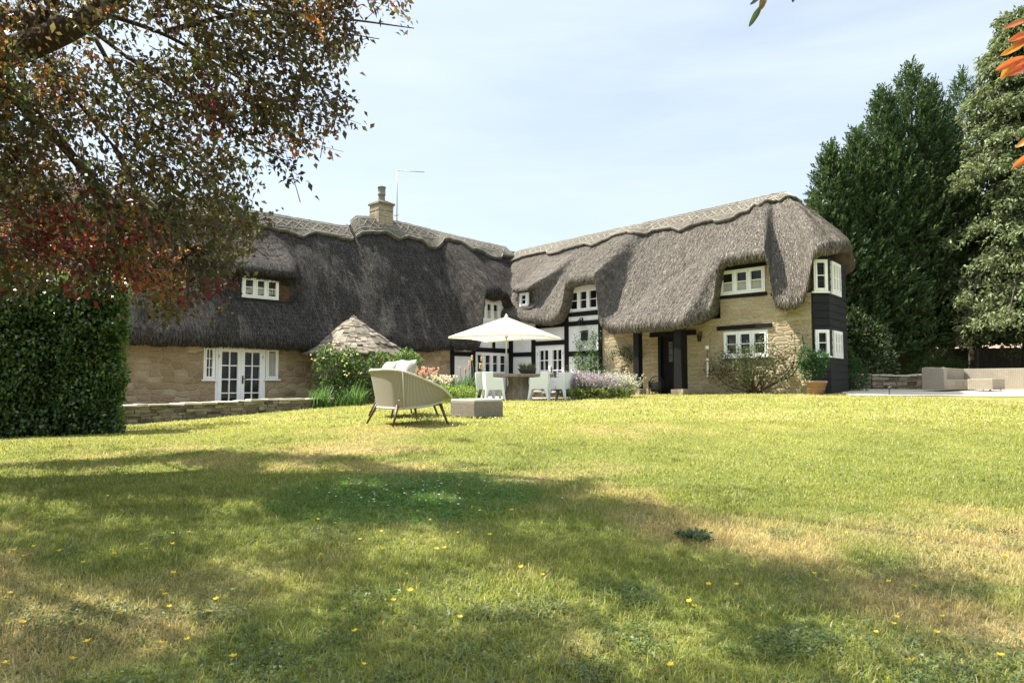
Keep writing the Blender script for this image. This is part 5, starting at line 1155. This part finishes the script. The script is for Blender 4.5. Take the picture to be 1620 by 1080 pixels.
wall_rose('climbing_vine', 'bare curving climber with a leafy top beside the porch post', (X, Y, z), [([(0, 0, 0), (.15, -.02, .5), (.5, .0, .85), (.85, .02, 1.3), (.9, .03, 1.45)], .018), ([(.85, -.05, 1.3), (.6, -.08, 1.5), (.25, -.08, 1.55), (-.05, -.05, 1.45)], .01), ([(.85, -.05, 1.3), (1.1, -.08, 1.45), (1.3, -.08, 1.4)], .01), ([(.8, -.05, 1.3), (.75, -.06, 1.5), (.5, -.06, 1.6)], .01)], 560, [(.03, .06, .025), (.05, .09, .035)], .08)
# turret rose with cream flowers, fronted by strap leaves
p = at(545, 640, 21.6); z = gzf(p.x, 21.6); bush('cream_rose_bush', 'big leafy rose bush with cream flowers in front of the round turret', 'shrub', (p.x, 21.6, z), [(-.35, 0, 1.0, .62, .5, .75), (.35, .1, .8, .7, .5, .7), (0, -.1, .5, .95, .5, .5), (-.6, 0, 1.55, .3, .3, .35), (.15, .1, 1.45, .35, .3, .35), (.95, .4, 1.4, .35, .3, .3)], 6800, .08, [(.035, .065, .022), (.06, .10, .03), (.10, .145, .045)], None, 14, flowers=(50, .09, (.78, .74, .48), [(-.35, -.1, 1.2, .7, .5, .75), (.3, -.1, 1.1, .6, .5, .6)]))
for px, lb in ((508, 'strappy green lily leaves at the end of the terrace wall'), (560, 'arching strap-leaved clump below the cream rose bush')):
    p = at(px, 648, 20.6); strap_plant('strap_leaf_plant', lb, 'plant', (p.x, 20.6, gzf(p.x, 20.6)), 170, .85, .022, .42, (.06, .115, .03))
p = at(618, 640, 21.3); bush('turret_climber', 'bright green climber right of the round turret', 'shrub', (p.x, 22.4, gzf(p.x, 22.4)), [(.25, .2, 1.3, .32, .3, .4), (.0, .1, 1.1, .5, .3, .4), (-.2, 0, .7, .6, .4, .5), (.5, .2, 1.2, .3, .3, .3)], 2600, .08, [(.05, .10, .03), (.12, .17, .06)], None, 6)
p = at(672, 640, 20.2); strap_plant('pink_lily', 'coral pink lilies in flower behind the lounge chair', 'flowers', (p.x, 20.2, gzf(p.x, 20.2)), 120, .55, .02, .5, (.06, .12, .03), None, (48, .92, (.68, .38, .31), 'lily'))
p = at(700, 640, 19.6); strap_plant('pale_lily', 'pale pink lilies mixed with white daisies by the ottoman', 'flowers', (p.x, 19.6, gzf(p.x, 19.6)), 90, .5, .02, .4, (.07, .12, .04), None, (40, .66, (.74, .64, .58), 'lily'))
p = at(738, 636, 20.6); strap_plant('red_hot_poker', 'spiky clump of orange pokers left of the dining chairs', 'flowers', (p.x, 20.6, gzf(p.x, 20.6)), 230, .98, .024, .42, (.045, .09, .028), None, (5, 1.05, (.66, .42, .28), 'poker'))
p = at(757, 636, 20.0); strap_plant('peach_poker', 'taller peach poker flowers standing against the white casement', 'flowers', (p.x, 20.9, gzf(p.x, 20.9)), 60, .7, .022, .3, (.05, .1, .03), None, (4, 1.25, (.74, .54, .40), 'poker'))
p = at(715, 634, 18.6); bush('lime_border_plant', 'low lime green frothy plant right behind the ottoman', 'plant', (p.x, 18.6, gzf(p.x, 18.6)), [(-.25, 0, .2, .45, .3, .28), (.3, .1, .22, .4, .3, .26)], 2600, .055, [(.20, .26, .06), (.11, .17, .04)], None, 4)
# lavender and border in front of the white wall
def lavender(px, Yd, n, h, sp, label, fc=(.25, .21, .28)):
    p = at(px, 620, Yd); z = gzf(p.x, Yd); r = empty('lavender', (p.x, Yd, z), 0, label, 'flowers'); parts = []; o = np.stack([rng.normal(size=n)*sp*.22, rng.normal(size=n)*.16, np.zeros(n)], 1); e = o*1.7+np.stack([rng.normal(size=n)*.06, rng.normal(size=n)*.06, h*(.4+.55*rng.random(n))*(.75+.5*fbm(o[:, 0]*4, o[:, 1]*6, 7, 2))], 1)
    for t in np.linspace(.1, .7, 5): parts.append(leaves(o+(e-o)*t, e-o+rng.normal(size=(n, 3))*.35, .12, .014, cvar((.10, .13, .07), n, .3), None, .05))
    for t in np.linspace(.62, 1.0, 6): parts.append(leaves(o+(e-o)*t, (e-o)*.6+rng.normal(size=(n, 3))*.4, .055, .03, cvar(fc, n, .25), None, .1))
    leaf_obj('foliage', parts, M_LEAF, r)
lavender(925, 20.6, 1500, .78, 1.35, 'big mauve lavender clump spilling beside the end dining chair'); lavender(972, 21.0, 700, .72, .9, 'smaller silvery lavender right of the mauve clump', (.36, .35, .33))
p = at(984, 618, 20.9); bush('yellow_spurge', 'small yellow-green spurge at the end of the stone edging', 'plant', (p.x, 20.9, gzf(p.x, 20.9)), [(0, 0, .38, .25, .2, .2), (.2, 0, .25, .2, .2, .2)], 900, .055, [(.32, .34, .06), (.16, .20, .05)], None, 5)
p = at(912, 622, 19.9); bush('low_border_plant', 'low mixed green edging plant at the foot of the lavender', 'plant', (p.x, 19.9, gzf(p.x, 19.9)), [(0, 0, .15, .25, .2, .2), (.6, .2, .15, .4, .2, .18), (1.2, .4, .15, .4, .2, .2)], 1600, .06, [(.09, .13, .035), (.20, .23, .06)], None, 4)

# ---------------------------------------------------------------- lawn: grass blades, clover, flowers
def grass():
    V = []; C = []; LT = []
    def batch(n, ymin, ymax, hmin, hmax, w, pw=1.0):
        Y = ymin+(ymax-ymin)*rng.random(n)**pw; X = (rng.random(n)*2-1)*(Y*.86+3); Z = gz(X, Y)
        k = np.ones(n, bool)
        x, y = (X-OX)*cT+(Y-OY)*sT, -(X-OX)*sT+(Y-OY)*cT
        k &= ~((x < 2.65) & (y < -9.3)) & ~((x < 7.4) & (x > -1) & (y > -6.6) & (x+y*-1.0 < 9.2)) & (y < -.05)
        gx = np.interp(X, [8, 9.8, 10.4, 15.2, 26], [40, 20.2, 18.5, 17.7, 17.5]); k &= Y < gx
        k &= ~((X < at(193, 600, 12.4).x-.1) & (Y > 12.35) & (Y < 13.7))
        X, Y, Z = X[k], Y[k], Z[k]; n = len(X); tuft = fbm(X*3.1, Y*3.1, 91, 3)
        h = (hmin+(hmax-hmin)*rng.random(n))*(.45+1.1*tuft); a = rng.random(n)*6.283; f = np.stack([np.cos(a), np.sin(a), 0*a], 1); s = np.stack([-np.sin(a), np.cos(a), 0*a], 1); ln = (.25+.95*rng.random(n))[:, None]*h[:, None]
        ws = (w*(.6+.8*rng.random(n)))[:, None]; b = np.stack([X, Y, Z-.004], 1); mid = b+f*ln*.35+np.array([0, 0, 1])*h[:, None]*.6; tip = b+f*ln+np.array([0, 0, 1])*h[:, None]*(.95-.25*rng.random((n, 1)))
        V.append(np.stack([b-s*ws*.5, b+s*ws*.5, mid+s*ws*.4, mid-s*ws*.4, tip], 1).reshape(-1, 3))
        c = lawncol(X, Y)*(.62+.7*rng.random((n, 1))); yb = rng.random(n) < .10; c[yb] = np.array([.40, .33, .17])*(.6+.6*rng.random((yb.sum(), 1))); C.append(np.repeat(c, 5, 0)); LT.append(n)
    batch(390000, 1.0, 6.8, .018, .062, .0048, .8); batch(13000, 1.0, 8, .06, .13, .003, .9); batch(240000, 6, 12, .02, .048, .008); batch(130000, 11.5, 27, .025, .055, .017)
    V = np.concatenate(V); C = np.concatenate(C); n = len(V)//5; b = np.arange(n)[:, None]*5
    loops = np.concatenate([b+np.array([[0, 1, 2, 3]]), b+np.array([[3, 2, 4]])], 1).ravel(); tot = np.tile([4, 3], n)
    o = np_mesh('grass', V, loops, tot, M_GRASS, None, C); tag(o, kind='stuff')
grass()
def broadleaf():
    parts = []
    def patch(cx, cy, rx, ry, n, size, col, hmax=.035, v=.3):
        a = rng.random(n)*6.283; q = rng.random(n)**.5; X = cx+rx*q*np.cos(a); Y = cy+ry*q*np.sin(a); Z = gz(X, Y)+hmax*rng.random(n)
        d = rng.normal(size=(n, 3))*np.array([1, 1, .25])+np.array([0, 0, .2]); parts.append(leaves(np.stack([X, Y, Z], 1), d, size*(.6+.8*rng.random(n)), size*.75, cvar(col, n, v), np.tile([0, 0, 1.], (n, 1))+rng.normal(size=(n, 3))*.35, .12))
    patch(CLX, CLY, 1.25, .95, 9000, .022, (.06, .15, .03))
    for k in range(150):
        p = ground(random.uniform(-150, 1750), 780+random.random()**.7*420); patch(p.x, p.y, random.uniform(.1, .4), random.uniform(.08, .3), 190, .020, random.choice([(.10, .145, .05), (.085, .12, .045), (.12, .15, .065)]))
    o = leaf_obj('clover', parts, M_LEAF); tag(o, kind='stuff')
broadleaf()
def rosette(px, py, R0, n, label, col):
    p = ground(px, py); r = empty('weed_clump', p, 0, label, 'weed'); a = rng.random(n)*6.283; rr = rng.random(n)*R0*.7; pos = np.stack([rr*np.cos(a), rr*np.sin(a)*.8, .01+.05*rng.random(n)], 1); d = np.stack([np.cos(a), np.sin(a), .15+.5*rng.random(n)], 1)
    leaf_obj('foliage', [leaves(pos, d, R0*.26*(.6+.6*rng.random(n)), R0*.085, cvar(col, n, .35))], M_LEAF, r)
rosette(1098, 856, .17, 330, 'dark grey-green weed clump growing flat in the middle of the lawn', (.055, .085, .045)); rosette(1592, 849, .10, 60, 'small dark brown weed tuft at the right edge of the lawn', (.03, .025, .018))
def flower_mesh(name, petals, pr, ph, col, cen, stem):
    m = MB(); n = petals; z0 = ph
    for k in range(n):
        a = 2*math.pi*k/n; w = math.pi/n*.95; P = lambda an, rr, z: (rr*math.cos(an), rr*math.sin(an), z)
        m.add([P(a, .002, z0), P(a-w, pr*.75, z0+pr*.42), P(a, pr*1.0, z0+pr*.62), P(a+w, pr*.75, z0+pr*.42)], [(0, 1, 2, 3)], 0)
    m.lathe([(pr*.28, 0), (pr*.2, pr*.25), (0, pr*.3)], (0, 0, z0+.001), 7, 1); m.tube([(0.01, 0, -.01), (.004, .0, z0*.5), (0, 0, z0)], .0016, 4, 2)
    return m.build(name, [col, cen, M_STEMG], None, uv=False)
def petal(name, c, tr):
    t = NT(name); t.base(c, .4, .4); q = t.node('ShaderNodeBsdfTranslucent'); q.inputs[0].default_value = c+(1,); mx = t.node('ShaderNodeMixShader'); mx.inputs[0].default_value = tr; t.link(t.b.outputs[0], mx.inputs[1]); t.link(q.outputs[0], mx.inputs[2]); t.link(mx.outputs[0], t.out.inputs[0]); return t.m
BUT = [(25, 842), (22, 875), (35, 885), (52, 870), (96, 878), (131, 897), (156, 885), (177, 885), (225, 867), (231, 872), (218, 842), (272, 846), (302, 844), (273, 868), (170, 786), (31, 996), (7, 995), (129, 1000), (142, 1027), (192, 982), (257, 940), (260, 949), (270, 915), (267, 969), (249, 1030), (229, 1041), (297, 1025), (330, 974), (345, 958), (371, 940), (368, 1055), (11, 1061), (109, 1058), (505, 887), (530, 831), (503, 826), (571, 860), (606, 846), (607, 875), (634, 863), (685, 858), (689, 876), (705, 876), (727, 846), (775, 852), (660, 811), (683, 826), (621, 958), (648, 946), (565, 1011), (572, 1064), (727, 986), (760, 809), (641, 914), (12, 947), (825, 906), (859, 916), (1150, 898), (1122, 931), (1166, 933), (1288, 916), (1308, 926), (1409, 930), (1445, 935), (1094, 959), (1099, 971), (1414, 997), (1418, 987), (1495, 985), (1387, 1009), (1480, 1013), (1444, 1057), (1586, 1052), (1065, 1064), (1588, 888), (1342, 848), (1454, 857), (1542, 830), (1520, 837), (1549, 811), (1577, 718), (1050, 804), (1471, 791), (1589, 809), (812, 812), (945, 700), (300, 712)]
pb = flower_mesh('buttercup', 5, .019, .055, petal('buttercup_petal', (.75, .52, .02), .3), m_simple('buttercup_eye', (.5, .30, .02), (.6, .4, .03)), None)
pd = flower_mesh('clover_flower', 9, .012, .04, petal('white_petal', (.78, .77, .72), .3), m_simple('white_eye', (.6, .6, .5), (.7, .7, .6)), None)
for i, (px, py) in enumerate(BUT):
    o = pb if i == 0 else pb.copy()
    if i: COL.objects.link(o)
    o.location = ground(px, py+6); o.rotation_euler = (random.uniform(-.25, .25), random.uniform(-.25, .25), random.uniform(0, 6)); s = random.uniform(.7, 1.05); o.scale = (s, s, s)
    tag(o, 'yellow buttercup flower standing in the short grass of the lawn', 'flower', 'buttercups scattered over the lawn')
for i in range(60):
    o = pd if i == 0 else pd.copy()
    if i: COL.objects.link(o)
    o.location = ground(random.gauss(640, 62), 765+abs(random.gauss(0, 20))); o.rotation_euler = (random.uniform(-.3, .3), random.uniform(-.3, .3), random.uniform(0, 6)); s = random.uniform(.7, 1.1); o.scale = (s, s, s)
    tag(o, 'tiny white clover flower in the lush green clover patch', 'flower', 'white clover flowers in the green patch')
def specks():
    n = 2600; Y = rng.uniform(10.5, 20, n); X = rng.uniform(-3, 15, n); k = fbm(X*.6, Y*.8, 83, 3)+.014*X > .47; X, Y = X[k], Y[k]; x = (X-OX)*cT+(Y-OY)*sT; y = -(X-OX)*sT+(Y-OY)*cT; k = (y < -.3) & ~((x < 7.6) & (y > -6.8) & (x-y < 9.4)) & (Y < np.interp(X, [8, 9.8, 10.4, 15.2], [40, 20, 18.3, 17.5])); X, Y = X[k], Y[k]; n = len(X)
    P = np.stack([X, Y, gz(X, Y)+.045], 1); parts = []
    for j in range(4): parts.append(leaves(P, rng.normal(size=(n, 3))*np.array([1, 1, .4])+np.array([0, 0, .25]), .017, .017, np.where(rng.random((n, 1)) < .72, cvar((.72, .70, .58), n, .1), cvar((.70, .55, .08), n, .1))))
    o = leaf_obj('far_lawn_flowers', parts, M_PETAL); tag(o, kind='stuff')
specks()
